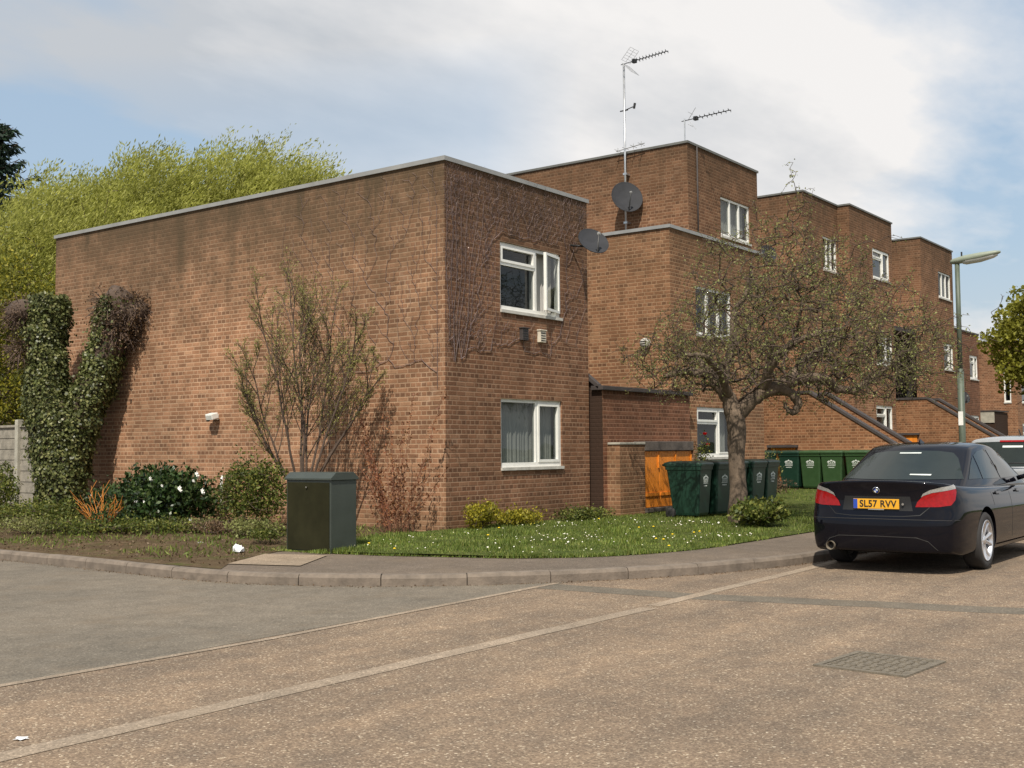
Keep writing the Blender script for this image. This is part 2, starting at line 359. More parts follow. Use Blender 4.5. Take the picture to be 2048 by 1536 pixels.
def twigmesh(mb_n, nodes, par, tip_r, power=2.3, rmax=9, skip=0):
    n = len(nodes); acc = np.zeros(n)
    for i in range(n-1, -1, -1):
        if acc[i] == 0: acc[i] = tip_r**power
        if par[i] >= 0: acc[par[i]] += acc[i]
    R = np.minimum(acc**(1/power), rmax)
    idx = [i for i in range(n) if par[i] >= 0 and i >= skip]
    A = np.array([nodes[par[i]] for i in idx]); B = np.array([nodes[i] for i in idx])
    ra = np.minimum(R[[par[i] for i in idx]], R[idx]*1.25)[:, None]; rb = R[idx][:, None]
    d = B-A; L = np.linalg.norm(d, axis=1, keepdims=True)+1e-9; d /= L
    h = np.where(np.abs(d[:, 2:3]) < .9, np.array([[0, 0, 1.]]), np.array([[1., 0, 0]]))
    a = np.cross(d, h); a /= np.linalg.norm(a, axis=1, keepdims=True); b = np.cross(d, a)
    k = mb_n; V = []
    A = A-d*ra*.3
    for t in range(k):
        w = 2*PI*t/k; V.append(A+(a*math.cos(w)+b*math.sin(w))*ra)
    for t in range(k):
        w = 2*PI*t/k; V.append(B+(a*math.cos(w)+b*math.sin(w))*rb)
    V = np.stack(V, 1).reshape(-1, 3); m = len(idx); base = np.arange(m)[:, None]*2*k
    F = np.concatenate([base+np.array([[t, (t+1) % k, k+(t+1) % k, k+t]]) for t in range(k)], 0)
    return V, F, R

# ------------------------------------------------------------------ ground
def sstep(a, b, x):
    t = min(1, max(0, (x-a)/(b-a))); return t*t*(3-2*t)
def gz(x, y):
    return .12+.07*sstep(7.2, 10.5, y)*sstep(9.8, 12, x)+.15*sstep(22, 28, x)*sstep(7, 9, y)
def sheet(name, poly, z, mat, cell=None, kind='structure', hf=None, **kw):
    bm = bmesh.new(); vs = [bm.verts.new((x, y, 0)) for x, y in poly]; bm.faces.new(vs)
    bmesh.ops.triangulate(bm, faces=bm.faces[:])
    if cell:
        for ax in (0, 1):
            lo = min(p[ax] for p in poly); hi = max(p[ax] for p in poly); t = lo+cell; no = [0, 0, 0]; no[ax] = 1
            while t < hi:
                co = [0, 0, 0]; co[ax] = t
                bmesh.ops.bisect_plane(bm, geom=bm.verts[:]+bm.edges[:]+bm.faces[:], plane_co=co, plane_no=no); t += cell
    for v in bm.verts: v.co.z = z+(hf(v.co.x, v.co.y) if hf else 0)
    bmesh.ops.recalc_face_normals(bm, faces=bm.faces[:])
    for f in bm.faces:
        if f.normal.z < 0: f.normal_flip()
    me = bpy.data.meshes.new(name); bm.to_mesh(me); bm.free(); me.materials.append(MT[mat])
    o = bpy.data.objects.new(name, me); link(o); return tag(o, kind=kind, **kw)

KERB = [(8.75, 60), (8.62, 22), (8.5, 16), (8.42, 13.6), (8.36, 12.4), (8.30, 11.2), (8.32, 10.3), (8.48, 9.5), (8.82, 8.7), (9.38, 7.9), (10.03, 7.27), (10.8, 6.72), (11.6, 6.24), (12.55, 5.90), (13.8, 5.62), (16, 5.55), (140, 5.55)]
def smoothline(P, n=6):
    out = []
    for i in range(len(P)-1):
        p0, p1, p2, p3 = P[max(i-1, 0)], P[i], P[i+1], P[min(i+2, len(P)-1)]
        if math.dist(p1, p2) > 3: out.append(p1); continue
        if math.dist(p2, p3) > 6: p3 = (2*p2[0]-p1[0], 2*p2[1]-p1[1])
        if math.dist(p0, p1) > 6: p0 = (2*p1[0]-p2[0], 2*p1[1]-p2[1])
        for k in range(n):
            t = k/n; out.append(tuple(.5*((2*p1[j])+(-p0[j]+p2[j])*t+(2*p0[j]-5*p1[j]+4*p2[j]-p3[j])*t*t+(-p0[j]+3*p1[j]-3*p2[j]+p3[j])*t**3) for j in (0, 1)))
    out.append(P[-1]); return out
KL = smoothline(KERB)
def offset(L, d):
    out = []
    for i, p in enumerate(L):
        a = L[max(i-1, 0)]; b = L[min(i+1, len(L)-1)]; t = Vector((b[0]-a[0], b[1]-a[1])).normalized(); out.append((p[0]-t.y*d, p[1]+t.x*d))
    return out
KB = offset(KL, .125)
sheet('ground', [(-400, -400), (700, -400), (700, 700), (-400, 700)], -.03, 'turf')
sheet('main_road', [(-60, -9), (140, -9), (140, 7.5), (-60, 7.5)], 0, 'chips')
sheet('side_road', [(-60, 6.9), (5, 6.85), (10.35, 7.0), (10.1, 7.3), (9.3, 8.1), (8.7, 10), (8.75, 60), (-60, 60)], .002, 'grey')
sheet('asphalt_seam', [(-60, 6.80), (3.9, 6.78), (6.1, 6.76), (10.2, 7.0), (10.28, 7.05), (10.2, 7.08), (6.1, 6.83), (3.9, 6.86), (-60, 6.9)], .0045, 'seam')
def strip(name, c, w, z, mat):
    a = offset(c, w/2); b = offset(c, -w/2); sheet(name, a+b[::-1], z, mat)
def wob(a, b, n, amp):
    return [(a[0]+(b[0]-a[0])*i/n+random.uniform(-amp, amp), a[1]+(b[1]-a[1])*i/n+random.uniform(-amp, amp)) for i in range(n+1)]
strip('joint_line', wob((-8, 5.15), (9.1, 5.27), 40, .012), .16, .003, 'seam')
strip('joint_line', wob((9.25, 5.30), (14.5, 5.45), 16, .012), .14, .003, 'seam')
strip('trench_patch', wob((9.95, 7.15), (10.05, 5.3), 8, .01)+wob((10.15, 4.9), (11.1, .5), 14, .02)+[(12.5, -6)], .42, .0015, 'trench')
# crack lines
strip('road_crack', wob((6.75, 1.55), (6.45, 1.0), 10, .012), .008, .002, 'trench')
# verge base, pavement
KBn = KB+[(140, 90), (8.9, 90)]
sheet('pavement', KBn, .118, 'pave')
# kerb stones
mb = MB()
def polylen(L):
    s = [0]
    for a, b in zip(L, L[1:]): s.append(s[-1]+math.dist(a, b))
    return s
sl = polylen(KL)
def atlen(L, sl, s):
    for i in range(len(L)-1):
        if s <= sl[i+1]:
            t = (s-sl[i])/(sl[i+1]-sl[i]+1e-9); return Vector((L[i][0]+(L[i+1][0]-L[i][0])*t, L[i][1]+(L[i+1][1]-L[i][1])*t)), Vector((L[i+1][0]-L[i][0], L[i+1][1]-L[i][1])).normalized()
    return Vector(L[-1]), Vector((1, 0))
s = 30.0
while s < 130:
    e = s+.905; pts = []
    for q in np.linspace(s+.005, e-.005, 5):
        p, t = atlen(KL, sl, q); n = Vector((-t.y, t.x)); dz = random.uniform(-.003, .003)
        pts.append((p, n))
    vs = []; dz = random.uniform(-.004, .004)
    for p, n in pts:
        for off, z in ((0, -.05), (0.0, .085+dz), (.022, .118+dz), (.05, .124+dz), (.125, .124+dz), (.125, -.05)):
            vs.append((p.x+n.x*off, p.y+n.y*off, z))
    k = 6; fs = [(i*k+j, (i+1)*k+j, (i+1)*k+j+1, i*k+j+1) for i in range(4) for j in range(k-1)]+[tuple(range(k)), tuple(reversed(range(4*k, 5*k)))]
    mb.add(vs, fs); s = e
o = mb.build('kerb', 'kerb'); tag(o, kind='structure')

LAWN = [(10.5, 10.75), (10.62, 10.1), (10.8, 9.5), (11.15, 8.5), (11.5, 8.0), (12.0, 7.55), (12.9, 7.18), (14.2, 7.0), (18, 7.0), (26, 6.95), (60, 6.95), (60, 14), (44.5, 12.6), (17.8, 12.2), (13.9, 11.75), (13.7, 11.6), (10.9, 11.6)]
LAWN = [LAWN[0]]+smoothline(LAWN[1:9], 3)+LAWN[9:]
sheet('lawn', LAWN, .012, 'turf', .5, hf=gz)
def sz(x, y): return .112+sstep(11.6, 12.8, y)*(.07*sstep(8.9, 11.5, x)+.012*math.sin(x*3.1+y*2.3)*math.sin(y*1.7)*sstep(8.7, 9.3, x))
SOIL = [(8.46, 10.35), (8.9, 10.75), (9.6, 11.2), (10.35, 11.52), (10.9, 11.55), (13.85, 11.9), (13.9, 24), (15, 60), (9, 60), (8.78, 30), (8.62, 16), (8.5, 12.6)]
sheet('soil_bed', SOIL, .012, 'soil', .3, hf=sz)
sheet('concrete_slab', [tuple(px(x, y, 2, .13)[:2]) for x, y in ((455, 1127), (530, 1107), (655, 1110), (600, 1131))], .128, 'pale')

# manhole cover
mh = [(7.34, 2.97), (7.89, 2.92), (7.86, 2.36), (7.24, 2.39)]
mc = Vector((7.58, 2.66, .006)); t = thing('manhole_cover', 'rectangular cast iron drain cover set in the chipped road', 'manhole cover', mc, -.08)
mb = MB(); mb.box((-.33, -.31, -.02), (.33, -.27, .006)); mb.box((-.33, .27, -.02), (.33, .31, .006)); mb.box((-.33, -.27, -.02), (-.29, .27, .006)); mb.box((.29, -.27, -.02), (.33, .27, .006)); mb.build('frame', 'iron', t)
mb = MB(); mb.box((-.282, -.262, -.02), (.282, .262, .002))
for i in range(9):
    for j in range(8):
        x = -.25+i*.0625; y = -.23+j*.0657
        if (i+j) % 2: mb.box((x-.022, y-.008, .002), (x+.022, y+.008, .008))
        else: mb.box((x-.008, y-.022, .002), (x+.008, y+.022, .008))
mb.build('cover_plate', 'iron', t)

# ------------------------------------------------------------------ buildings
def facepanel(mb, ax, c, u0, u1, z0, z1, holes=(), depth=.14, sgn=-1):
    """wall skin on plane ax=c, outward normal -ax (sgn=-1), rectangular holes with reveals"""
    us = sorted({u0, u1, *[h[0] for h in holes], *[h[1] for h in holes]}); zs = sorted({z0, z1, *[h[2] for h in holes], *[h[3] for h in holes]})
    def P(u, z, d=0): return (u, c-sgn*d, z) if ax == 1 else (c-sgn*d, u, z)
    for i in range(len(us)-1):
        for j in range(len(zs)-1):
            um, zm = (us[i]+us[i+1])/2, (zs[j]+zs[j+1])/2
            if any(h[0] < um < h[1] and h[2] < zm < h[3] for h in holes): continue
            mb.add([P(us[i], zs[j]), P(us[i+1], zs[j]), P(us[i+1], zs[j+1]), P(us[i], zs[j+1])], [(0, 1, 2, 3) if (ax == 1) == (sgn == -1) else (3, 2, 1, 0)])
    for a, b, e, f in holes:
        for q in ([(a, e), (a, f)], [(b, f), (b, e)], [(a, f), (b, f)], [(b, e), (a, e)]):
            (p1, q1), (p2, q2) = q
            mb.add([P(p1, q1), P(p2, q2), P(p2, q2, depth), P(p1, q1, depth)], [(0, 1, 2, 3)])
def window(parent, ax, c, u0, u1, z0, z1, kind='tl', curtain=None, open_sash=None, label=None, simple_=False, flip=False):
    """white framed window: frame mesh with panes, sill, curtain and dark interior as sub-parts"""
    def T(mbx):
        if ax == 1: return Matrix(((1, 0, 0, 0), (0, 1, 0, c), (0, 0, 1, 0), (0, 0, 0, 1)))
        return Matrix(((0, 1, 0, c), (-1, 0, 0, 0), (0, 0, 1, 0), (0, 0, 0, 1)))
    if ax == 0: u0, u1 = -u1, -u0     # looking at a -X face, left is +Y
    W = T(0); fr = MB(); d0, d1 = .035, .105; t = .055
    def B(mb, a, b, y0, y1, e, f): mb.box((a, y0, e), (b, y1, f), W)
    z0i = z0+.03
    B(fr, u0, u1, d0, d1, z0i, z0i+t+.02); B(fr, u0, u1, d0, d1, z1-t, z1); B(fr, u0, u0+t, d0, d1, z0i+t+.02, z1-t); B(fr, u1-t, u1, d0, d1, z0i+t+.02, z1-t)
    lights = []; a, b, e, f = u0+t, u1-t, z0i+t+.02, z1-t; w = b-a; h = f-e
    def sash(l, s=.045):
        a_, b_, e_, f_ = l; y0, y1 = d0-.012, d1-.01
        B(fr, a_, b_, y0, y1, e_, e_+s); B(fr, a_, b_, y0, y1, f_-s, f_); B(fr, a_, a_+s, y0, y1, e_+s, f_-s); B(fr, b_-s, b_, y0, y1, e_+s, f_-s)
        lights.append((a_+s, b_-s, e_+s, f_-s))
    if kind in ('tl', 'tlopen'):
        m = a+w*.60; tz = e+h*.70
        B(fr, m-.03, m+.03, d0+.002, d1-.002, e, f); B(fr, a, m-.03, d0+.002, d1-.002, tz-.025, tz+.025)
        sash((a, m-.03, tz+.025, f)); lights.append((a, m-.03, e, tz-.025))
        if open_sash is None: sash((m+.03, b, e, f), .03)
    elif kind == 'two':
        m = a+w*.60; B(fr, m-.03, m+.03, d0+.002, d1-.002, e, f); lights.append((a, m-.03, e, f)); sash((m+.03, b, e, f))
    elif kind == 'three':
        for k in (1, 2): m = a+w*k/3; B(fr, m-.03, m+.03, d0+.002, d1-.002, e, f)
        for k in range(3): lights.append((a+w*k/3+(.03 if k else 0), a+w*(k+1)/3-(.03 if k < 2 else 0), e, f))
    wo = fr.build('window', 'pvc', parent, world=True, label=label)
    for l in lights:
        p = MB(); tl = random.uniform(-.004, .004); yy = .075
        vs = [W @ Vector(q) for q in ((l[0], yy+tl, l[2]), (l[1], yy, l[2]), (l[1], yy-tl, l[3]), (l[0], yy, l[3]))]
        p.add(vs, [(0, 1, 2, 3)]); p.build('pane', 'glass' if curtain else 'glassd', wo)
    if open_sash is not None:
        m = a+w*.60+.03; l = (m, b, e, f); s = .045; R = Matrix.Translation(W @ Vector((b, d0, 0))) @ Matrix.Rotation(open_sash, 4, 'Z')
        q = MB(); ww = b-m
        for A_ in (((-ww, -.05, e), (0, 0, e+s)), ((-ww, -.05, f-s), (0, 0, f)), ((-ww, -.05, e+s), (-ww+s, 0, f-s)), ((-s, -.05, e+s), (0, 0, f-s))): q.box(A_[0], A_[1], R)
        so = q.build('open_sash', 'pvc', wo)
        q = MB(); q.add([R @ Vector(v) for v in ((-ww+s, -.025, e+s), (-s, -.025, e+s), (-s, -.025, f-s), (-ww+s, -.025, f-s))], [(0, 1, 2, 3)]); q.build('pane', 'glass', wo)
    si = MB(); B(si, u0-.01, u1+.01, -.035, .14, z0-.02, z0+.03); si.build('sill', 'pvc_dirty', wo)
    bk = MB(); y0, y1 = .14, .75
    vv = [W @ Vector(q) for q in ((u0, y0, z0), (u1, y0, z0), (u1, y0, z1), (u0, y0, z1), (u0, y1, z0), (u1, y1, z0), (u1, y1, z1), (u0, y1, z1))]
    bk.add(vv, [(4, 5, 6, 7), (0, 4, 7, 3), (1, 2, 6, 5), (3, 7, 6, 2), (0, 1, 5, 4)]); bk.build('interior', 'room', wo)
    if curtain:
        spans = {'full': [(0, 1)], 'sides': [(0, .22), (.8, 1)], 'right': [(.62, 1)], 'mid': [(.35, .6), (.85, 1)]}[curtain[0]]
        for s0, s1 in spans:
            cu = MB(); n = max(8, int((s1-s0)*(u1-u0)/.02)); vs = []
            for i in range(n+1):
                x = u0+.03+(u1-u0-.06)*(s0+(s1-s0)*i/n); dy = .20+.018*math.sin(i*1.35+math.sin(i*.31)*2)+.006*math.sin(i*3.1)
                vs += [W @ Vector((x, dy, z0+.02)), W @ Vector((x, dy, z1-.02))]
            cu.add(vs, [(2*i, 2*i+2, 2*i+3, 2*i+1) for i in range(n)])
            cu.build('curtain', curtain[1], wo, smooth=True)
    return wo
def trim(parent, segs, z, mat='trim', h=.055, out=.035, name='roof_trim'):
    mb = MB()
    for a, b, e, f in segs: mb.box((a, b, z-h), (e, f, z+.015))
    return mb.build(name, mat, parent, world=True)

ZR = 6.02
GRP = 'flat roofed brick houses of the terrace'
# --- house A : near block
A = thing('brick_house', 'nearest two storey flat roofed brick house with blank gable and climbing vine', 'house', (13.79, 11.55, .1), group=GRP)
AX0, AX1, AY, AYB = 13.79, 17.88, 11.55, 22.28
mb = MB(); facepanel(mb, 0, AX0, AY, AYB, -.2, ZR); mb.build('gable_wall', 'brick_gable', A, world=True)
WA = [(15.22, 17.0, 3.72, 4.89), (15.21, 17.0, 1.10, 2.27)]
mb = MB(); facepanel(mb, 1, AY, AX0, AX1, -.2, ZR, WA)
mb.add([(AX1, AY, -.2), (AX1, AYB, -.2), (AX1, AYB, ZR), (AX1, AY, ZR)], [(0, 1, 2, 3)]); mb.add([(AX0, AYB, -.2), (AX1, AYB, -.2), (AX1, AYB, ZR), (AX0, AYB, ZR)], [(3, 2, 1, 0)])
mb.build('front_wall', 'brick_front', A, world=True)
mb = MB(); mb.box((AX0+.005, AY+.005, ZR-.06), (AX1-.005, AYB-.005, ZR-.03)); mb.build('roof', 'roof', A, world=True)
trim(A, [(AX0-.035, AY-.035, AX1+.03, AY+.16), (AX0-.035, AY+.16, AX0+.16, AYB+.03)], ZR)
window(A, 1, AY, *WA[0], kind='tl', curtain=('right', 'curtain'), open_sash=math.radians(13), label='upstairs window with its right sash ajar')
window(A, 1, AY, *WA[1], kind='two', curtain=('full', 'curtain'), label='downstairs window with net curtain')
# vents
for x, m, lb in ((15.83, 'trimdark', 'dark flue vent under the upstairs window'), (16.35, 'curtain2', 'cream flue vent under the upstairs window')):
    mb = MB(); mb.box((x-.085, AY-.07, 3.27), (x+.085, AY, 3.47)); mb.box((x-.1, AY-.085, 3.47), (x+.1, AY, 3.49)); v = mb.build('wall_vent', m, A, world=True, bevel=.006, label=lb)
    q = MB()
    for k in range(4): q.box((x-.065, AY-.074, 3.295+k*.042), (x+.065, AY-.0705, 3.310+k*.042))
    q.build('louvre', 'blk', v)
mb = MB(); mb.tube([(13.76, 16.72, .96), (13.70, 16.72, .98), (13.68, 16.72, .93), (13.68, 16.72, .15)], .028, 10); tag(mb.build('overflow_pipe', 'pvc', smooth=True), 'white plastic pipe standing against the gable wall among shrubs', 'pipe')
# security light
sl_ = thing('security_light', 'white security light with sensor high on the blank gable wall', 'lamp', (13.79, 16.98, 2.06))
mb = MB(); mb.box((-.05, -.04, -.05), (0, .05, .05)); mb.build('bracket', 'pvc', sl_, bevel=.008)
mb = MB(); mb.box((-.20, -.10, -.01), (-.05, .09, .10), Matrix.Rotation(math.radians(-14), 4, 'Y')); mb.build('lamp_housing', 'pvc', sl_, bevel=.015)
mb = MB(); mb.box((-.205, -.08, -.005), (-.195, .07, .07), Matrix.Rotation(math.radians(-14), 4, 'Y')); mb.build('lamp_glass', 'lens', sl_)
mb = MB(); mb.tube([(-.03, .06, -.02), (-.09, .12, -.03)], .022, 10); mb.disc_rev([(.001, -.05), (.03, -.04), (.038, 0), (.03, .03), (.001, .035)], 12, Matrix.Translation((-.10, .14, -.03))); mb.build('sensor', 'blk', sl_, smooth=True)

def dish(name, label, loc, face, R, hz=1.0, mastbase=None, mat='dish'):
    t = thing(name, label, 'satellite dish', loc, group='dark satellite dishes on the terrace')
    f = Vector(face).normalized(); q = f.to_track_quat('Z', 'Y').to_matrix().to_4x4(); mb = MB()
    prof = [(R*k/8, .16*R*(k/8)**2) for k in range(9)]; prof[0] = (.001, 0)
    prof2 = prof+[(R*1.015, .16*R+.004), (R*1.01, .16*R-.012)]+[(R*k/8, .16*R*(k/8)**2-.02) for k in range(7, -1, -1)]; prof2[-1] = (.001, -.02)
    Sx = Matrix.Diagonal((.93, 1.05, 1, 1)); mb.disc_rev(prof2, 36, q @ Sx); mb.build('reflector', mat, t, smooth=True)
    mb = MB(); lo = q @ Vector((0, -R*1.0, .10*R)); ft = q @ Vector((0, -R*.28, R*.95)); mb.tube([lo*.7, lo, ft], .014, 8); mb.build('feed_arm', 'blk', t, smooth=True)
    mb = MB(); a = q @ Vector((0, -R*.20, R*.88)); mb.tube([ft+(ft-a)*.1, ft, a*.98], [.03, .036, .026], 12); mb.build('feed_horn', 'trim', t, smooth=True)
    mb = MB(); bk = q @ Vector((0, 0, -.02)); mb.tube([bk, q @ Vector((0, 0, -.12))], .045, 10)
    if mastbase is not None: mb.tube([q @ Vector((0, 0, -.10)), Vector(mastbase)-Vector(loc)], .02, 8)
    mb.build('mount', 'blk', t, smooth=True); return t
dish('satellite_dish', 'tilted dark dish on the corner of the nearest house beside its upstairs window', (17.42, 11.13, 5.12), (-.42, -.64, .60), .30, mastbase=(17.30, 11.54, 5.10))

# --- house B : low front block + tower
BX = 20.92; BY = 11.5
B_ = thing('brick_house', 'second brick house from the left with tall mast against its three storey tower', 'house', (20.9, 11.5, .1), group=GRP)
WB = [(22.03, 23.75, 3.82, 4.89), (22.0, 23.74, 1.20, 2.30)]
mb = MB(); facepanel(mb, 1, BY, BX, 25.35, -.2, ZR, WB); facepanel(mb, 0, BX, BY, 22, -.2, ZR)
mb.add([(25.35, BY, -.2), (25.35, 12.85, -.2), (25.35, 12.85, ZR), (25.35, BY, ZR)], [(0, 1, 2, 3)]); mb.build('wall', 'brick_b', B_, world=True)
WT = [(25.98, 27.67, 6.66, 7.68)]; ZT = 8.70; TX0, TX1, TY = 24.28, 28.15, 12.83
mb = MB(); facepanel(mb, 1, TY, TX0, TX1, -.2, ZT, WT); facepanel(mb, 0, TX0, TY, 22, ZR-.1, ZT)
mb.add([(TX1, TY, -.2), (TX1, 22, -.2), (TX1, 22, ZT), (TX1, TY, ZT)], [(0, 1, 2, 3)]); mb.add([(BX, 22, -.2), (TX1, 22, -.2), (TX1, 22, ZT), (BX, 22, ZR)], [(3, 2, 1, 0)]); mb.build('tower_wall', 'brick_tower', B_, world=True)
mb = MB(); mb.box((BX+.005, BY+.005, ZR-.06), (25.34, 21.99, ZR-.03)); mb.box((TX0+.005, TY+.005, ZT-.06), (TX1-.005, 21.99, ZT-.03)); mb.build('roof', 'roof', B_, world=True)
trim(B_, [(BX-.035, BY-.035, 25.38, BY+.16), (BX-.035, BY+.16, BX+.16, 22)], ZR)
trim(B_, [(TX0-.035, TY-.035, TX1+.03, TY+.14), (TX0-.035, TY+.14, TX0+.14, 22), (TX1-.11, TY+.14, TX1+.03, 22)], ZT, mat='trimb', h=.04)
window(B_, 1, BY, *WB[0], kind='three', curtain=('mid', 'curtain2'), label='upstairs window behind the tree')
window(B_, 1, BY, *WB[1], kind='tl', curtain=('sides', 'curtain'), label='ground floor window behind the bins')
window(B_, 1, TY, *WT[0], kind='three', curtain=('full', 'curtain'), label='top floor window of the tower')
mb = MB(); mb.tube([(TX0+.42, TY-.04, ZT-.05), (TX0+.42, TY-.04, ZR)], .02, 8); mb.build('drainpipe', 'trimdark', B_, world=True, smooth=True)
# round vent on the side of B
v = thing('round_vent', 'dirty white round vent cowl on the side wall of the second house', 'vent', (BX, 12.07, 3.60)); q = Matrix.Rotation(-PI/2, 4, 'Y')
mb = MB(); mb.disc_rev([(.001, 0), (.10, 0), (.115, .03), (.11, .10), (.07, .135), (.001, .14)], 18, q); mb.build('cowl', 'pvc_dirty', v, smooth=True)
mb = MB()
for k in range(3): mb.box((-.145, -.07, -.06+k*.045), (-.138, .07, -.045+k*.045))
mb.build('slot', 'blk', v)

# mast, dish and aerials
ms = thing('aerial_mast', 'tall galvanised mast standing on the low roof beside the brick tower', 'mast', (24.13, 14.45, 6.0))
mb = MB(); mb.tube([(0, 0, 0), (0, 0, 4.87)], .027, 10); mb.build('pole', 'steel', ms, smooth=True)
for z in (.9, 2.1):
    mb = MB(); mb.box((-.03, -.05, z), (.15, .05, z+.05)); mb.build('wall_bracket', 'steel', ms)
mb = MB(); mb.tube([(0, 0, 3.70), (0, -.30, 3.76)], .012, 6); mb.tube([(0, -.27, 3.70), (0, -.30, 3.83)], .03, 8); mb.tube([(0, .12, 3.70), (0, -.1, 3.70)], .016, 6); mb.build('side_arm', 'blk', ms)
mb = MB(); mb.tube([(0, .25, 2.72), (0, -.55, 2.80)], .010, 6)
for k in range(4): y = .2-k*.22; mb.tube([(-.16, y, 2.73+.02*k), (.16, y, 2.73+.02*k)], .006, 5); mb.tube([(0, y, 2.66+.02*k), (0, y, 2.80+.02*k)], .006, 5)
mb.build('small_aerial', 'trim', ms)
dish('satellite_dish', 'large dark round dish on the tall mast in front of the brick tower', (24.0, 14.35, 7.49), (-.62, -.66, .40), .41, mastbase=(24.12, 14.45, 7.49))
def yagi(name, label, base, L, tilt, grid, h0, n=11):
    t = thing(name, label, 'tv aerial', base); mb = MB()
    if h0: mb.tube([(0, 0, 0), (0, 0, h0+.05)], .016, 8); mb.build('pole', 'steel', t)
    D = Vector((.0, -1, math.tan(tilt))).normalized(); o = Vector((0, 0, h0))
    mb = MB(); mb.tube([o-D*-.08*-1, o+D*L], .010, 6)
    for k in range(n):
        c = o+D*(.32+(L-.34)*k/(n-1)); w = .085-.002*k
        mb.tube([c-Vector((w, 0, 0)), c+Vector((w, 0, 0))], .009, 6); mb.tube([c+Vector((-w, 0, -.03)), c+Vector((-w, 0, .03))], .007, 4); mb.tube([c+Vector((w, 0, -.03)), c+Vector((w, 0, .03))], .007, 4)
    mb.build('boom', 'blk', t)
    mb = MB()
    if grid:
        for sg in (1, -1):
            for k in range(6):
                p = o+D*(.06-.0*k)+Vector((0, -.05*k*1.0, sg*(.04+.052*k))); mb.tube([p-Vector((.20, 0, 0)), p+Vector((.20, 0, 0))], .004, 5)
            for x in (-.2, 0, .2): mb.tube([o+D*.06+Vector((x, 0, sg*.04)), o+D*.06+Vector((x, -.25, sg*.30))], .005, 5)
    else:
        for sg in (1, -1): mb.tube([o+D*.1+Vector((0, 0, 0)), o+D*.22+Vector((0, -.08, sg*.26))], .007, 5); mb.tube([o+D*.16+Vector((-.12, 0, sg*.15)), o+D*.16+Vector((.12, 0, sg*.15))], .005, 5)
    mb.build('reflector_grid', 'steel', t)
    mb = MB(); c = o+D*.30; mb.box((c.x-.05, c.y-.05, c.z-.05), (c.x+.05, c.y+.05, c.z+.04)); mb.build('dipole_box', 'blk', t, bevel=.01)
yagi('tv_aerial', 'tv aerial with wire grid reflector on top of the tall mast', (24.13, 14.45, 10.86), 1.22, math.radians(3), True, 0)
yagi('tv_aerial', 'smaller tv aerial on a short pole above the tower corner', (24.5, 13.0, 8.67), 1.2, math.radians(2), False, .60, 8)

# --- house C
C_ = thing('brick_house', 'third brick house with two stepped three storey fronts behind the bare tree', 'house', (31.1, 12.8, .1), group=GRP)
CX0, CX1, CX2, CY1, CY2 = 31.15, 33.8, 37.6, 12.82, 12.45; ZC = 8.72
WC1 = [(32.6, 33.72, 6.62, 7.64)]; WC2 = [(35.75, 37.35, 6.70, 7.68), (35.9, 37.45, 4.0, 4.95), (35.76, 37.3, 1.62, 2.72)]
mb = MB(); facepanel(mb, 0, CX0, CY1, 22, -.2, ZC); facepanel(mb, 1, CY1, CX0, CX1, -.2, ZC, WC1); facepanel(mb, 0, CX1, CY2, CY1, -.2, ZC); facepanel(mb, 1, CY2, CX1, CX2, -.2, ZC, WC2)
mb.add([(CX2, CY2, -.2), (CX2, 22, -.2), (CX2, 22, ZC), (CX2, CY2, ZC)], [(0, 1, 2, 3)]); mb.add([(CX0, 22, -.2), (CX2, 22, -.2), (CX2, 22, ZC), (CX0, 22, ZC)], [(3, 2, 1, 0)]); mb.build('wall', 'brick_tower', C_, world=True)
mb = MB(); mb.box((CX0+.005, CY1+.005, ZC-.06), (CX2-.005, 21.99, ZC-.03)); mb.build('roof', 'roof', C_, world=True)
trim(C_, [(CX0-.035, CY1-.035, CX1-.035, CY1+.14), (CX0-.035, CY1+.14, CX0+.14, 22), (CX1-.035, CY2-.035, CX2+.03, CY2+.14), (CX1-.035, CY2+.14, CX1+.14, CY1+.4), (CX2-.11, CY2+.14, CX2+.03, 22)], ZC+.01, mat='trimb', h=.035)
window(C_, 1, CY1, *WC1[0], kind='three', curtain=('sides', 'curtain'), label='top floor window with three lights')
window(C_, 1, CY2, *WC2[0], kind='tl', label='top floor window with top light'); window(C_, 1, CY2, *WC2[1], kind='tl', curtain=('sides', 'curtain'), label='middle floor window'); window(C_, 1, CY2, *WC2[2], kind='tl', curtain=('right', 'curtain2'), label='ground floor window above the stair foot')
# --- house D
D_ = thing('brick_house', 'fourth brick house with a three storey tower behind the street lamp', 'house', (40.7, 12.5, .1), group=GRP)
DX0, DX1, DY = 40.75, 44.55, 12.5
WD = [(42.75, 44.3, 6.8, 7.78), (43.2, 44.4, 4.2, 5.2)]
mb = MB(); facepanel(mb, 0, DX0, DY, 22, -.2, ZC, [(12.75, 13.9, 2.95, 5.3)], depth=.9); facepanel(mb, 1, DY, DX0, DX1, -.2, ZC, WD)
mb.add([(DX1, DY, -.2), (DX1, 22, -.2), (DX1, 22, ZC), (DX1, DY, ZC)], [(0, 1, 2, 3)]); mb.add([(DX0, 22, -.2), (DX1, 22, -.2), (DX1, 22, ZC), (DX0, 22, ZC)], [(3, 2, 1, 0)]); mb.build('wall', 'brick_tower', D_, world=True)
mb = MB(); mb.box((DX0+.88, 12.7, 2.9), (DX0+.92, 13.95, 5.35)); mb.build('porch_recess', 'room', D_, world=True)
mb = MB(); mb.box((DX0-2.2, DY+.2, 5.30), (DX0-.01, 15, 5.45)); mb.build('porch_canopy', 'trimdark', D_, world=True)
mb = MB(); mb.box((DX0+.005, DY+.005, ZC-.06), (DX1-.005, 21.99, ZC-.03)); mb.build('roof', 'roof', D_, world=True)
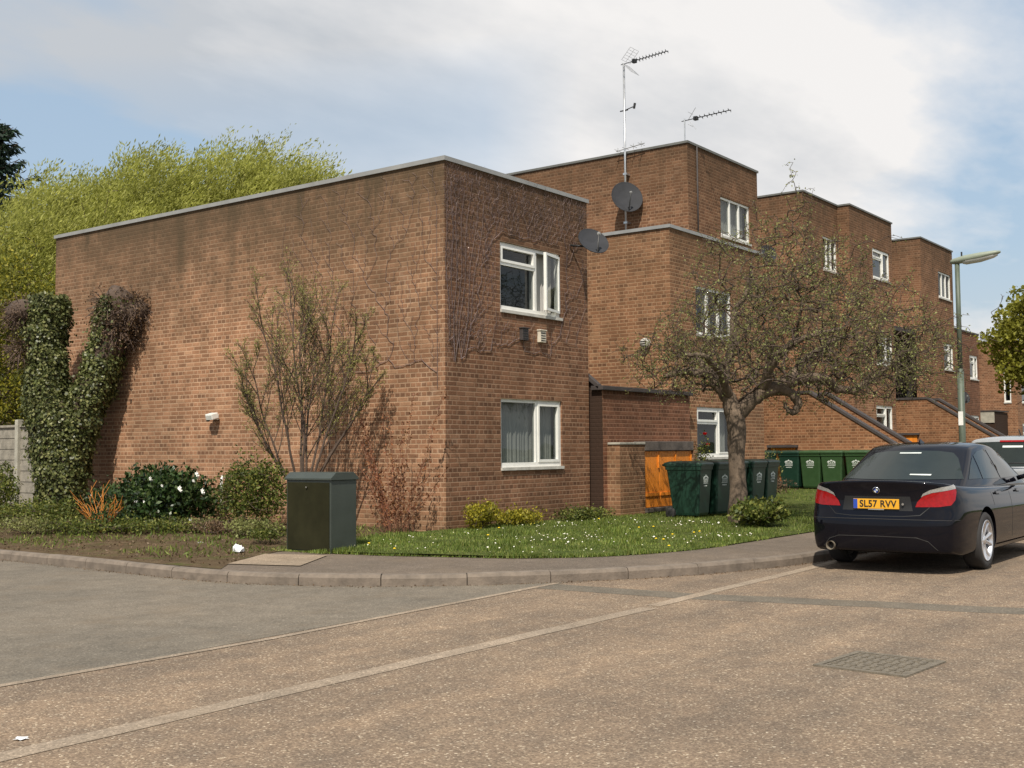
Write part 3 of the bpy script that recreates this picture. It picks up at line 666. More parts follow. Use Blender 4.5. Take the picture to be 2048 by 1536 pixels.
trim(D_, [(DX0-.035, DY-.035, DX1+.03, DY+.14), (DX0-.035, DY+.14, DX0+.14, 22), (DX1-.11, DY+.14, DX1+.03, 22)], ZC+.01, mat='trimb', h=.035)
window(D_, 1, DY, *WD[0], kind='three', curtain=('sides', 'curtain'), label='top floor window'); window(D_, 1, DY, *WD[1], kind='tl', curtain=('right', 'curtain2'), label='middle floor window behind the branches')
mb = MB(); mb.tube([(DX1+.06, DY+.2, 8.6), (DX1+.06, DY+.2, 5.9)], .05, 8); mb.build('drainpipe', 'pvc', D_, world=True)
# --- house E
E_ = thing('brick_house', 'low dark fronted brick house right of the street lamp', 'house', (44.6, 13.2, .1), group=GRP)
EX1, EY = 50.1, 13.1; ZE = 6.05
WE = [(48.95, 49.95, 4.15, 5.12), (48.95, 49.95, 1.7, 2.62)]; WE = [(48.75, 50.0-.05, 4.12, 5.12), (48.75, 49.95, 1.66, 2.66)]
mb = MB(); facepanel(mb, 1, EY, 44.56, EX1, -.2, ZE, WE); mb.add([(EX1, EY, -.2), (EX1, 22, -.2), (EX1, 22, ZE), (EX1, EY, ZE)], [(0, 1, 2, 3)]); mb.build('wall', 'brick_red', E_, world=True)
mb = MB(); mb.box((44.57, EY+.005, ZE-.06), (EX1-.005, 21.99, ZE-.03)); mb.build('roof', 'roof', E_, world=True); trim(E_, [(44.57, EY-.035, EX1+.03, EY+.14)], ZE, mat='trimdark')
window(E_, 1, EY, *WE[0], kind='tl', label='upstairs window'); window(E_, 1, EY, *WE[1], kind='tl', curtain=('right', 'curtain'), label='ground floor window')
# --- house F
F_ = thing('brick_house', 'farthest two storey brick house partly behind the leafy tree', 'house', (53.8, 12.5, .1), group=GRP)
FX0, FY = 53.8, 12.5
WF0 = [(12.75, 13.05, 3.3, 4.85), (12.62, 12.9, .9, 2.4)]; WF = [(54.6, 56.6, 3.3, 4.8), (54.6, 56.6, .9, 2.4)]
mb = MB(); facepanel(mb, 0, FX0, FY, 24, -.2, ZE, WF0[:1]); facepanel(mb, 1, FY, FX0, 66, -.2, ZE, WF); mb.build('wall', 'brick_tower', F_, world=True)
mb = MB(); mb.box((FX0+.005, FY+.005, ZE-.06), (66, 24, ZE-.03)); mb.build('roof', 'roof', F_, world=True); trim(F_, [(FX0-.035, FY-.035, 66, FY+.14), (FX0-.035, FY+.14, FX0+.14, 24)], ZE, mat='trimdark')
window(F_, 0, FX0, 12.75, 13.05, 3.3, 4.85, kind='one', label='narrow side window')
for w in WF: window(F_, 1, FY, *w, kind='tl')

# --- bin store and shed between A and B
sh = thing('bin_store', 'red brick bin store with orange doors between the first two houses', 'bin store', (18.0, 11.3, .1))
mb = MB(); facepanel(mb, 1, 11.32, 17.98, 21.35, -.2, 2.50); mb.add([(21.35, 11.32, -.2), (21.35, 11.5, -.2), (21.35, 11.5, 2.5), (21.35, 11.32, 2.5)], [(3, 2, 1, 0)]); mb.build('upper_wall', 'brick_red', sh, world=True)
mb = MB(); mb.box((17.9, 11.26, 2.50), (21.4, 11.52, 2.58)); mb.build('coping', 'trimdark', sh, world=True, bevel=.01)
mb = MB(); mb.add([(17.9, 11.36, 2.52), (18.02, 11.36, 2.52), (18.02, 12.0, 3.02), (17.9, 12.0, 3.02), (17.9, 11.36, 2.60), (18.02, 11.36, 2.60), (18.02, 12.0, 3.12), (17.9, 12.0, 3.12)], [(0, 3, 2, 1), (4, 5, 6, 7), (0, 1, 5, 4), (1, 2, 6, 5), (2, 3, 7, 6), (3, 0, 4, 7)]); mb.build('raking_coping', 'trimdark', sh, world=True)
mb = MB(); mb.add([(17.98, 11.322, -.2), (17.98, 12.0, -.2), (17.98, 12.0, 3.0), (17.98, 11.322, 2.5)], [(0, 1, 2, 3)]); mb.build('shaded_side_panel', 'brick_dark', sh, world=True)  # shade of the narrow gap beside house A, put into the brick colour
mb = MB(); facepanel(mb, 1, 11.05, 18.12, 19.02, -.2, 1.50); facepanel(mb, 0, 18.12, 11.05, 11.32, -.2, 1.50); facepanel(mb, 1, 11.05, 19.02, 20.96, -.2, .30)
mb.add([(18.12, 11.05, 1.5), (20.96, 11.05, 1.5), (20.96, 11.32, 1.5), (18.12, 11.32, 1.5)], [(0, 1, 2, 3)]); mb.add([(20.96, 11.05, -.2), (20.96, 11.32, -.2), (20.96, 11.32, 1.5), (20.96, 11.05, 1.5)], [(0, 1, 2, 3)])
mb.build('low_wall', 'brick_stain', sh, world=True)
mb = MB(); mb.box((19.02, 11.04, 1.38), (20.96, 11.3, 1.56)); mb.build('lintel', 'concd', sh, world=True, bevel=.012)
mb = MB(); mb.box((18.10, 11.03, 1.5), (19.02, 11.3, 1.54)); mb.build('capping', 'conc', sh, world=True, bevel=.008)
mb = MB(); mb.box((19.0, 10.99, .22), (20.98, 11.3, .30)); mb.build('step', 'concd', sh, world=True, bevel=.01)
xs = [19.05, 19.62, 20.30, 20.94]
for i in range(3):
    mb = MB(); n = 6; a, b = xs[i]+.008, xs[i+1]-.008
    for k in range(n): mb.box((a+(b-a)*k/n+.003, 11.085, .31), (a+(b-a)*(k+1)/n-.003, 11.11, 1.37))
    mb.box((a, 11.11, .31), (b, 11.13, 1.37)); d = mb.build('door', 'orange', sh, world=True)
    mb = MB(); mb.box((a+.02, 11.065, .52), (b-.02, 11.083, .58)); mb.box((b-.05, 11.06, 1.05), (b-.02, 11.083, 1.30)); mb.build('hinge_strap', 'orange', d)

# --- outside stairs
def stair(label, X, y_top, zt, g, doors):
    t = thing('outside_stair', label, 'stair', (X, y_top, .1), group='brick outside stairs up to the first floor')
    y1, y2 = y_top-1.15, y_top-4.4; zb = zt-(y1-y2)*.68+.18
    for x, nm in ((X, 'near_parapet'), (X+1.25, 'far_parapet')):
        mb = MB(); prof = [(y_top+2.2, -.2), (y_top+2.2, zt), (y1, zt), (y2, zb), (y2, -.2)]
        n = len(prof); vs = [(x, a, b) for a, b in prof]+[(x+.22, a, b) for a, b in prof]
        mb.add(vs, [tuple(range(n)), tuple(reversed(range(n, 2*n)))]+[(i, i+n, (i+1) % n+n, (i+1) % n) for i in range(n)])
        w = mb.build('parapet', 'brick_stair', t, world=True)
        mb = MB(); c = [(y_top+2.2, zt), (y1, zt), (y2, zb)]
        vs = []
        for a, b in c:
            for dx, dz in ((-.03, 0), (.25, 0), (.25, .07), (-.03, .07)): vs.append((x+dx, a, b+dz))
        fs = [(i*4+j, i*4+(j+1) % 4, (i+1)*4+(j+1) % 4, (i+1)*4+j) for i in range(2) for j in range(4)]+[(3, 2, 1, 0), (8, 9, 10, 11)]
        mb.add(vs, fs); mb.build('coping', 'trimdark', w)
    mb = MB(); n = 14; zf = zt-.95
    for k in range(n):
        ya = y1-(y1-y2)*k/n; yb = y1-(y1-y2)*(k+1)/n; mb.box((X+.22, yb, 0), (X+1.25, ya, max(.2, zf*(1-k/n))))
    mb.box((X+.22, y1, 0), (X+1.25, y_top+2.2, zf)); mb.build('steps', 'conc', t, world=True)
    for a, b, z0, z1 in doors:
        mb = MB(); n = 5
        for k in range(n): mb.box((X-.03, a+(b-a)*k/n+.004, z0), (X-.004, a+(b-a)*(k+1)/n-.004, z1))
        mb.build('bin_store_door', 'orange', t, world=True)
        mb = MB(); mb.box((X-.10, a-.08, z1+.004), (X-.002, b+.08, z1+.07)); mb.build('door_canopy', 'trimdark', t, world=True)
    return t
stair('brick stair with orange bin store door behind the tree trunk', 29.4, 13.2, 2.86, None, [(12.45, 13.15, .4, 1.42)])
stair('brick stair with orange bin store door left of the lamp column', 38.9, 13.0, 2.98, None, [(12.2, 12.87, .4, 1.80)])
# dark timber end store beside house E
t = thing('brick_store', 'dark little brick store with pale concrete lintel in front of the farthest house', 'store', (51.5, 12.9, .1))
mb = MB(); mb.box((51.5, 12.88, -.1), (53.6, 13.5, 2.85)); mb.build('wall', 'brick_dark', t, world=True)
mb = MB(); mb.box((51.46, 12.9, 2.40), (51.497, 13.52, 2.87)); mb.build('lintel', 'conc', t, world=True)
mb = MB(); mb.box((51.44, 12.84, 2.872), (53.66, 13.56, 2.93)); mb.build('roof', 'trimdark', t, world=True)
dish('satellite_dish', 'small dark dish low on the brick front just behind the lamp column', (44.45, 12.2, 3.22), (-.6, -.7, .4), .24, mastbase=(44.4, 12.48, 3.2))
dish('satellite_dish', 'small dark dish half hidden by twigs at the edge of the brick tower', (28.0, 12.5, 6.45), (-.6, -.7, .4), .24, mastbase=(27.95, 12.8, 6.4))

# ------------------------------------------------------------------ cabinet
cb = thing('utility_cabinet', 'dark green metal street cabinet standing between shrubs and lawn', 'cabinet', (10.50, 10.70, .12))
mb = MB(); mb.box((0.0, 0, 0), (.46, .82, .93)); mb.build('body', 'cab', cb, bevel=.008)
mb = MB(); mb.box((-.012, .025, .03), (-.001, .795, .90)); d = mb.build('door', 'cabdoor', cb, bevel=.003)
mb = MB(); mb.tube([(-.035, .42, .84), (-.012, .42, .84)], .012, 10); mb.build('lock', 'chrome', d)
mb = MB(); pr = [(-.022, .93), (-.022, .955), (.07, 1.03), (.39, 1.03), (.482, .955), (.482, .93)]
n = len(pr); mb.add([(a, -.022, b) for a, b in pr]+[(a, .842, b) for a, b in pr], [tuple(range(n)), tuple(reversed(range(n, 2*n)))]+[(i, i+n, (i+1) % n+n, (i+1) % n) for i in range(n)])
mb.build('lid', 'cab', cb, bevel=.005)

# ------------------------------------------------------------------ wheelie bins
def emblem(parent, M):
    mb = MB()
    def flat(poly): mb.prism(poly, 0, .002, M)
    flat([(-.105, .02), (-.105, .045), (-.06, .075), (-.04, .06), (0, .10), (.04, .06), (.06, .075), (.105, .045), (.105, .02), (.07, .035), (0, .06), (-.07, .035)])
    for k in range(4): x = -.085+k*.05; flat([(x, -.045), (x, .018), (x+.022, .03), (x+.034, .018), (x+.034, -.045), (x+.026, -.045), (x+.026, .010), (x+.008, .010), (x+.008, -.045)])
    flat([(-.105, -.062), (-.105, -.052), (.105, -.052), (.105, -.062)])
    for k in range(9): x = -.075+k*.017; flat([(x, -.11), (x, -.092), (x+.012, -.092), (x+.012, -.11)])
    return mb.build('council_emblem', 'white', parent)
def make_bin(mat, label):
    t = thing('wheelie_bin', label, 'wheelie bin', group='green wheelie bins outside the houses')
    mb = MB()   # front faces -Y local; body tapered
    rings = [(.06, .225, -.27, .20), (.10, .235, -.285, .215), (.80, .275, -.335, .30), (.86, .28, -.34, .31), (.865, .292, -.355, .33), (.93, .295, -.36, .335)]
    vs = []
    for z, w, y0, y1 in rings:
        r = .035
        for cx, cy, a0 in ((w-r, y0+r, -90), (w-r, y1-r, 0), (-w+r, y1-r, 90), (-w+r, y0+r, 180)):
            for k in range(4): a = math.radians(a0+30*k); vs.append((cx+r*math.cos(a), cy+r*math.sin(a), z))
    n = 16; mb.add(vs, [(i*n+k, i*n+(k+1) % n, (i+1)*n+(k+1) % n, (i+1)*n+k) for i in range(len(rings)-1) for k in range(n)]+[tuple(reversed(range(n)))])
    b = mb.build('body', mat, t, smooth=False); 
    mb = MB(); vs = []
    for z, w, y0, y1, r in ((.932, .302, -.375, .36, .04), (.965, .302, -.378, .365, .04), (.99, .29, -.36, .36, .05), (1.015, .22, -.27, .30, .09), (1.02, .10, -.15, .2, .05)):
        for cx, cy, a0 in ((w-r, y0+r, -90), (w-r, y1-r, 0), (-w+r, y1-r, 90), (-w+r, y0+r, 180)):
            for k in range(4): a = math.radians(a0+30*k); vs.append((cx+r*math.cos(a), cy+r*math.sin(a), z))
    mb.add(vs, [(i*n+k, i*n+(k+1) % n, (i+1)*n+(k+1) % n, (i+1)*n+k) for i in range(4) for k in range(n)]+[tuple(range(4*n, 5*n)), tuple(reversed(range(n)))]); mb.build('lid', mat, t)
    mb = MB(); mb.tube([(-.22, .34, .93), (-.20, .41, .95), (.20, .41, .95), (.22, .34, .93)], .018, 8); mb.build('handle', mat, t)
    for sx in (-1, 1):
        mb = MB(); mb.disc_rev([(.001, -.025), (.07, -.028), (.098, -.022), (.10, 0), (.098, .022), (.07, .028), (.001, .025)], 20, Matrix.Translation((sx*.235, .25, .10)) @ Matrix.Rotation(PI/2, 4, 'Y')); w = mb.build('wheel', 'rubber', t, smooth=True)
        mb = MB(); mb.disc_rev([(.001, .032), (.05, .030), (.055, .024)], 14, Matrix.Translation((sx*.235, .25, .10)) @ Matrix.Rotation(sx*PI/2, 4, 'Y')); mb.build('hub', 'blk', w)
    fr = Matrix.Translation((0, -.3285, .68)) @ Matrix.Rotation(math.radians(90-(-4.1)), 4, 'X')
    emblem(t, fr)
    return t
def copy_tree(o, parent=None):
    c = o.copy(); COL.objects.link(c); c.parent = parent
    for ch in o.children: copy_tree(ch, c)
    return c
bins = {'bin1': make_bin('bin1', ''), 'bin2': make_bin('bin2', '')}; used = set()
def put(kind, x, y, rz, label):
    o = bins[kind]
    if kind in used: o = copy_tree(o)
    used.add(kind); o.location = (x, y, gz(x, y)-.05+.04); o.rotation_euler = (0, 0, rz); o['label'] = label; return o
R_ = math.radians
put('bin1', 18.62, 9.92, R_(4), 'dark green bin nearest the orange doors, first of its row with its side showing')
put('bin1', 19.32, 9.88, R_(-2), 'dark green bin second in the row before the tree trunk')
put('bin1', 20.35, 10.05, R_(3), 'dark green bin mostly hidden by the tree trunk')
put('bin1', 21.02, 9.98, R_(-3), 'dark green bin just right of the tree trunk')
put('bin1', 21.68, 10.0, R_(1), 'dark green bin at the right end of the row behind the tree trunk')
F2 = R_(-90)
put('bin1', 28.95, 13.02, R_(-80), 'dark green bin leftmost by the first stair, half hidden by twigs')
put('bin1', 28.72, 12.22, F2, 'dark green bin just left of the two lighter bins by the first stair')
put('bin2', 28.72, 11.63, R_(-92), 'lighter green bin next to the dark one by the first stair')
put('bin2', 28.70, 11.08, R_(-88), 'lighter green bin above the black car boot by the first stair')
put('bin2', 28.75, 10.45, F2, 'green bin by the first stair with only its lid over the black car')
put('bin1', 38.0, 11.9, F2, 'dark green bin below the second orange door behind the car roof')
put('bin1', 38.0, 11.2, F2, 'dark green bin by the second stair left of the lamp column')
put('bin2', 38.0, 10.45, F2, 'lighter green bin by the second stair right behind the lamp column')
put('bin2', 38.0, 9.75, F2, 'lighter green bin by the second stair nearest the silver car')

# ------------------------------------------------------------------ street lamp
lp = thing('street_lamp', 'green grey street lamp column with a long flat lantern', 'street lamp', (26.0, 7.19, .12))
mb = MB(); mb.tube([(0, 0, -.1), (0, 0, 2.9)], .072, 14); mb.tube([(0, 0, 2.9), (0, 0, 2.98)], [.072, .052], 14, False); mb.tube([(0, 0, 2.98), (0, 0, 5.30)], .052, 14); mb.build('column', 'lamp', lp, smooth=True)
mb = MB(); vs = []; prof = [(-.14, .05, .00, .07), (-.08, .09, -.02, .10), (.15, .11, -.03, .14), (.5, .12, -.02, .15), (.80, .10, .03, .14), (.90, .05, .07, .12)]; n = 10
for y, w, zb, zt in prof:
    zc, h = (zb+zt)/2, (zt-zb)/2
    for k in range(n): a = 2*PI*k/n; vs.append((w*math.cos(a), -y, 5.30+zc+h*math.sin(a)+.06*y))
mb.add(vs, [(i*n+k, i*n+(k+1) % n, (i+1)*n+(k+1) % n, (i+1)*n+k) for i in range(5) for k in range(n)]+[tuple(reversed(range(n))), tuple(range(5*n, 6*n))]); hd = mb.build('lantern', 'lantern', lp, smooth=True)
mb = MB(); vs = []
for y, w, zb in ((.12, .08, -.04), (.2, .10, -.07), (.5, .105, -.065), (.76, .08, -.02), (.84, .05, .02)):
    for k in range(7): a = PI+PI*k/6; vs.append((w*math.cos(a), -y, 5.30+.045+.06*y+(.045-zb)*math.sin(a)))
mb.add(vs, [(i*7+k, i*7+k+1, (i+1)*7+k+1, (i+1)*7+k) for i in range(4) for k in range(6)]); mb.build('lens', 'lens', hd, smooth=True)
mb = MB(); mb.tube([(0, -.1, 5.43), (0, -.1, 5.53)], .018, 8); mb.build('photocell', 'blk', hd)
mb = MB(); mb.box((-.076, -.05, 1.75), (-.073, .05, 2.05)); mb.build('number_plate', 'pvc', lp)

# ------------------------------------------------------------------ fence
fn = thing('board_fence', 'weathered grey board fence with pale concrete posts at the left edge behind the ivy stump', 'fence', (13.83, 23.6, .15))
for i, (a, b) in enumerate(((22.35, 23.6), (23.72, 25.9), (26.02, 28.2))):
    mb = MB(); z = .35; k = 0
    while z < 2.0:
        mb.box((13.83+.012*(k % 2), a, z), (13.85+.012*(k % 2), b, z+.135)); z += .118; k += 1
    mb.box((13.80, a, 2.0), (13.88, b, 2.05)); mb.box((13.80, a, .18), (13.86, b, .34)); mb.build('fence_panel', 'fence', fn, world=True)
for i, y in enumerate((23.66, 25.96)):
    mb = MB(); mb.box((13.76, y-.06, -.1), (13.90, y+.06, 2.16)); mb.build('fence_post', 'conc', fn, world=True, bevel=.012)

# ------------------------------------------------------------------ cars
def shell(us, ts, rs, f):
    vid = {}; V = []; F = []
    def vtx(i, j, k):
        if (i, j, k) not in vid: vid[(i, j, k)] = len(V); V.append(f(us[i], ts[j], rs[k]))
        return vid[(i, j, k)]
    I, J, K = len(us)-1, len(ts)-1, len(rs)-1
    for i in range(I):
        for j in range(J):
            F.append((vtx(i, j, 0), vtx(i, j+1, 0), vtx(i+1, j+1, 0), vtx(i+1, j, 0))); F.append((vtx(i, j, K), vtx(i+1, j, K), vtx(i+1, j+1, K), vtx(i, j+1, K)))
        for k in range(K):
            F.append((vtx(i, 0, k), vtx(i+1, 0, k), vtx(i+1, 0, k+1), vtx(i, 0, k+1))); F.append((vtx(i, J, k), vtx(i, J, k+1), vtx(i+1, J, k+1), vtx(i+1, J, k)))
    for j in range(J):
        for k in range(K):
            F.append((vtx(0, j, k), vtx(0, j, k+1), vtx(0, j+1, k+1), vtx(0, j+1, k))); F.append((vtx(I, j, k), vtx(I, j+1, k), vtx(I, j+1, k+1), vtx(I, j, k+1)))
    return V, F
def evalmesh(me, sub=2, cuts=()):
    o = bpy.data.objects.new('tmp_shape', me); COL.objects.link(o)
    m = o.modifiers.new('s', 'SUBSURF'); m.levels = sub; m.render_levels = sub; objs = []
    for c in cuts:
        q = MB(); q.disc_rev([(.001, -c[3]), (c[2], -c[3]), (c[2], c[3]), (.001, c[3])], 40, Matrix.Translation((c[0], c[1], c[4])) @ Matrix.Rotation(PI/2, 4, 'X'))
        co = q.build('tmp_cut', 'paint'); bm = bmesh.new(); bm.from_mesh(co.data); bmesh.ops.remove_doubles(bm, verts=bm.verts[:], dist=.003); bmesh.ops.recalc_face_normals(bm, faces=bm.faces[:]); bm.to_mesh(co.data); bm.free()
        objs.append(co); b = o.modifiers.new('b', 'BOOLEAN'); b.operation = 'DIFFERENCE'; b.object = co; b.solver = 'EXACT'
    bpy.context.view_layer.update(); dg = bpy.context.evaluated_depsgraph_get()
    r = bpy.data.meshes.new_from_object(o.evaluated_get(dg))
    for x in objs+[o]: bpy.data.objects.remove(x)
    return r
def shade(me, ang=35):
    me.polygons.foreach_set('use_smooth', [True]*len(me.polygons))
    try: me.set_sharp_from_angle(angle=math.radians(ang))
    except Exception: pass
def lerp_tab(tab, x):
    if x <= tab[0][0]: return tab[0][1]
    for (a, b), (c, d) in zip(tab, tab[1:]):
        if x <= c: return b+(d-b)*(x-a)/(c-a)
    return tab[-1][1]
def patch(name, bvhs, poly, origin, ax, ay, off, mat, parent, cell=.03, thick=.0):
    """panel that follows the bodywork: outline poly in the (ax, ay) plane is dropped along the view axis onto the shell"""
    ax = Vector(ax).normalized(); ay = Vector(ay).normalized(); d = ax.cross(ay)  # towards outside
    bm = bmesh.new(); bm.faces.new([bm.verts.new((x, y, 0)) for x, y in poly]); 
    for k in (0, 1):
        lo = min(p[k] for p in poly); hi = max(p[k] for p in poly); t = lo+cell; no = [0, 0, 0]; no[k] = 1
        while t < hi:
            co = [0, 0, 0]; co[k] = t; bmesh.ops.bisect_plane(bm, geom=bm.verts[:]+bm.edges[:]+bm.faces[:], plane_co=co, plane_no=no); t += cell
    bmesh.ops.triangulate(bm, faces=bm.faces[:])
    bad = []
    for v in bm.verts:
        p = Vector(origin)+ax*v.co.x+ay*v.co.y+d*3; best = None
        for bv in bvhs:
            h = bv.ray_cast(p, -d)
            if h[0] is not None and (best is None or h[3] < best[3]): best = h
        if best is None: bad.append(v); continue
        v.co = best[0]+best[1]*off
    bmesh.ops.delete(bm, geom=bad, context='VERTS')
    me = bpy.data.meshes.new(name); bm.to_mesh(me); bm.free(); me.materials.append(MT[mat]); me.polygons.foreach_set('use_smooth', [True]*len(me.polygons))
    o = bpy.data.objects.new(name, me); link(o, parent); return o
def text(name, s, size, M, mat, parent, extr=.001, sx=1.0, bold=0):
    c = bpy.data.curves.new('txt', 'FONT'); c.body = s; c.size = size; c.extrude = extr; c.align_x = 'CENTER'; c.align_y = 'CENTER'; c.offset = bold; c.space_character = 1.05
    o = bpy.data.objects.new('tmp_txt', c); COL.objects.link(o); bpy.context.view_layer.update()
    me = bpy.data.meshes.new_from_object(o.evaluated_get(bpy.context.evaluated_depsgraph_get())); bpy.data.objects.remove(o)
    me.transform(M @ Matrix.Diagonal((sx, 1, 1, 1))); me.materials.clear(); me.materials.append(MT[mat]); q = bpy.data.objects.new(name, me); link(q, parent); return q
def wheel(parent, x, y, R, side, spokes=5):
    """side -1: outer face towards -Y"""
    T = Matrix.Translation((x, y, R)) @ Matrix.Rotation(PI/2*(1 if side < 0 else -1), 4, 'X')
    w = .105; mb = MB(); mb.disc_rev([(R*.70, -w+.02), (R*.74, -w), (R*.93, -w), (R*.985, -w*.8), (R, -w*.4), (R, w*.4), (R*.985, w*.8), (R*.93, w), (R*.76, w), (R*.71, w-.012)], 48, T)
    wh = mb.build('wheel', 'rubber', parent, smooth=True)
    mb = MB(); r0 = R*.72
    mb.disc_rev([(r0, w-.004), (r0*.985, w+.004), (r0*.955, w-.002), (r0*.93, w-.05), (r0*.9, -w+.03)], 48, T)
    mb.disc_rev([(.001, w-.018), (.035, w-.018), (.055, w-.03), (.06, w-.07)], 20, T)
    for k in range(spokes):
        for s in (-1, 1):
            a0 = 2*PI*k/spokes+s*.10; a1 = 2*PI*k/spokes+s*.27; nseg = 5; vs = []
            for i in range(nseg+1):
                t = i/nseg; r = .035+(r0*.95-.035)*t; a = a0+(a1-a0)*t; ww = .013+.007*t; z = w-.035+.03*t*t
                c, s_ = math.cos(a), math.sin(a)
                for dx, dz in ((-ww, -.03), (-ww*.7, 0), (ww*.7, 0), (ww, -.03)): vs.append(T @ Vector((r*c-dx*s_, r*s_+dx*c, z+dz)))
            mb.add(vs, [(i*4+j, i*4+j+1, (i+1)*4+j+1, (i+1)*4+j) for i in range(nseg) for j in range(3)])
    mb.build('rim', 'rim', wh, smooth=True)
    mb = MB(); mb.disc_rev([(.001, -.02), (R*.52, -.02), (R*.52, .0), (.001, 0.0)], 32, T); mb.build('brake_disc', 'steel', wh)
    mb = MB(); mb.disc_rev([(.001, -w+.02), (R*.70, -w+.02)], 32, T); mb.build('wheel_back', 'blk', wh)

def saloon(loc):
    t = thing('saloon_car', 'black four door saloon parked at the kerb with yellow rear plate', 'car', loc)
    W = .925
    ztop = [(0, 1.035), (.06, 1.045), (.3, 1.03), (.8, 1.0), (1.5, .985), (3.0, .965), (3.6, .965), (4.1, .90), (4.5, .80), (4.75, .70), (4.84, .66)]
    wr = [(.16, .945), (.30, .985), (.46, .99), (.60, 1.0), (.72, .995), (.84, .975), (.93, .945), (.99, .90)]
    wl = [(0, .86), (.1, .895), (.3, .94), (.8, .985), (1.6, 1.0), (3.4, 1.0), (4.0, .97), (4.5, .90), (4.84, .78)]
    rearoff = [(.16, .05), (.30, .01), (.46, .0), (.60, .0), (.68, .035), (.80, .055), (.93, .045), (1.0, .02), (1.04, .0)]
    rs = [0, .13, .30, .46, .58, .66, .80, .92, 1.0]
    us = [0, .035, .12, .30, .62, 1.1, 1.7, 2.4, 3.1, 3.6, 4.0, 4.4, 4.7, 4.84]; ts = [-1, -.93, -.72, -.38, 0, .38, .72, .93, 1]
    def f(u, tt, r):
        zt = lerp_tab(ztop, u)-.05*abs(tt)**2.5*(1 if u > .2 else .8); zb = .20+(.04 if u < .3 or u > 4.6 else 0)
        z = zb+(zt-zb)*r; zn = z*(1.02/lerp_tab(ztop, u)); zn = min(zn, 1.02) if u > .5 else z
        y = tt*W*lerp_tab(wl, u)*lerp_tab(wr, zn if u < 4 else z+.05)
        fade = max(0, 1-u/.5); x = u+fade*(lerp_tab(rearoff, z)+.15*abs(tt)**5)-max(0, (u-4.2)/.64)*.30*abs(tt)**3
        return (x, y, z)
    V, F = shell(us, ts, rs, f); me = bpy.data.meshes.new('body'); me.from_pydata(V, [], F)
    cuts = [(1.12, s*.86, .385, .24, .335) for s in (-1, 1)]+[(4.0, s*.86, .385, .24, .335) for s in (-1, 1)]
    plain = evalmesh(me.copy(), 2); me = evalmesh(me, 2, cuts); shade(me, 40)
    me.materials.clear(); me.materials.append(MT['paint']); body = bpy.data.objects.new('body', me); link(body, t)
    bvb = BVHTree.FromPolygons([v.co for v in plain.vertices], [p.vertices[:] for p in plain.polygons])
    # greenhouse
    gu = [0, .10, .24, .42, .6, .78, .9, 1.0]; gr = [0, .12, .5, .86, 1.0]; gt = [-1, -.9, -.5, 0, .5, .9, 1]
    def g(s, tt, r):
        ub = .62+(3.72-.62)*s; ut = 1.62+(2.86-1.62)*s
        x = ub+(ut-ub)*(r**.92); zt = 1.395+.085*math.sin(PI*min(1, max(0, s*.80+.16)))-.035*abs(tt)**3
        z = .90+(zt-.90)*r; hw = (.83+(.60-.83)*r**1.15)*(1-.10*max(0, .25-s)*4*(1-r)-.05*max(0, s-.8)*5)
        x += -(.14*(1-abs(tt)**2.2) if s < .5 else 0)*(1-s*2)*(1 if r < 1 else 1)+((.20*(1-abs(tt)**2))*max(0, s-.5)*2)
        return (x, tt*hw, z)
    V, F = shell(gu, gt, gr, g); mg = bpy.data.meshes.new('cabin'); mg.from_pydata(V, [], F); mg = evalmesh(mg, 2); shade(mg, 50)
    mg.materials.clear(); mg.materials.append(MT['paint']); cab = bpy.data.objects.new('roof', mg); link(cab, t)
    bvc = BVHTree.FromPolygons([v.co for v in mg.vertices], [p.vertices[:] for p in mg.polygons]); both = [bvb, bvc]
    REAR = dict(origin=(-1, 0, 0), ax=(0, -1, 0), ay=(0, 0, 1))   # ax x ay = -X (towards rear)
    def rear(name, poly, off, mat, cell=.04, parent=t, bv=both): return patch(name, bv, poly, REAR['origin'], REAR['ax'], REAR['ay'], off, mat, parent, cell)
    rg = [(-.71, 1.035), (-.64, 1.14), (-.55, 1.27), (-.47, 1.335), (-.30, 1.358), (0, 1.366), (.30, 1.358), (.47, 1.335), (.55, 1.27), (.64, 1.14), (.71, 1.035), (.35, 1.028), (0, 1.025), (-.35, 1.028)]
    g1 = rear('rear_window', rg, .004, 'carglass', .05, bv=[bvc])
    rear('high_brake_light', [(-.14, 1.325), (-.14, 1.338), (.12, 1.338), (.12, 1.325)], .008, 'white', .03, g1, [bvc])
    rear('window_sticker', [(.12, 1.075), (.12, 1.088), (.36, 1.085), (.36, 1.070)], .008, 'white', .03, g1, [bvc])
    # side glass
    for s in (-1, 1):
        o = dict(origin=(0, s*1, 0), ax=(-s*-1, 0, 0), ay=(0, 0, 1))
        q = 1 if s < 0 else -1; Q = lambda P: [(q*a, b) for a, b in (P if s < 0 else P[::-1])]
        ax_ = (1, 0, 0) if s < 0 else (-1, 0, 0)
        qu = [(1.05, 1.03), (1.32, 1.19), (1.52, 1.285), (1.50, 1.18), (1.46, 1.03)]
        rw = [(1.50, 1.025), (1.55, 1.18), (1.58, 1.305), (1.75, 1.345), (2.02, 1.372), (2.10, 1.372), (2.16, 1.20), (2.19, 1.02)]
        fw = [(2.26, 1.02), (2.23, 1.20), (2.18, 1.372), (2.45, 1.36), (2.66, 1.315), (2.95, 1.17), (3.20, 1.02)]
        for P in (qu, rw, fw): patch('side_window', [bvc], Q(P), (0, 0, 0), ax_, (0, 0, 1), .004, 'carglass', t, .06)
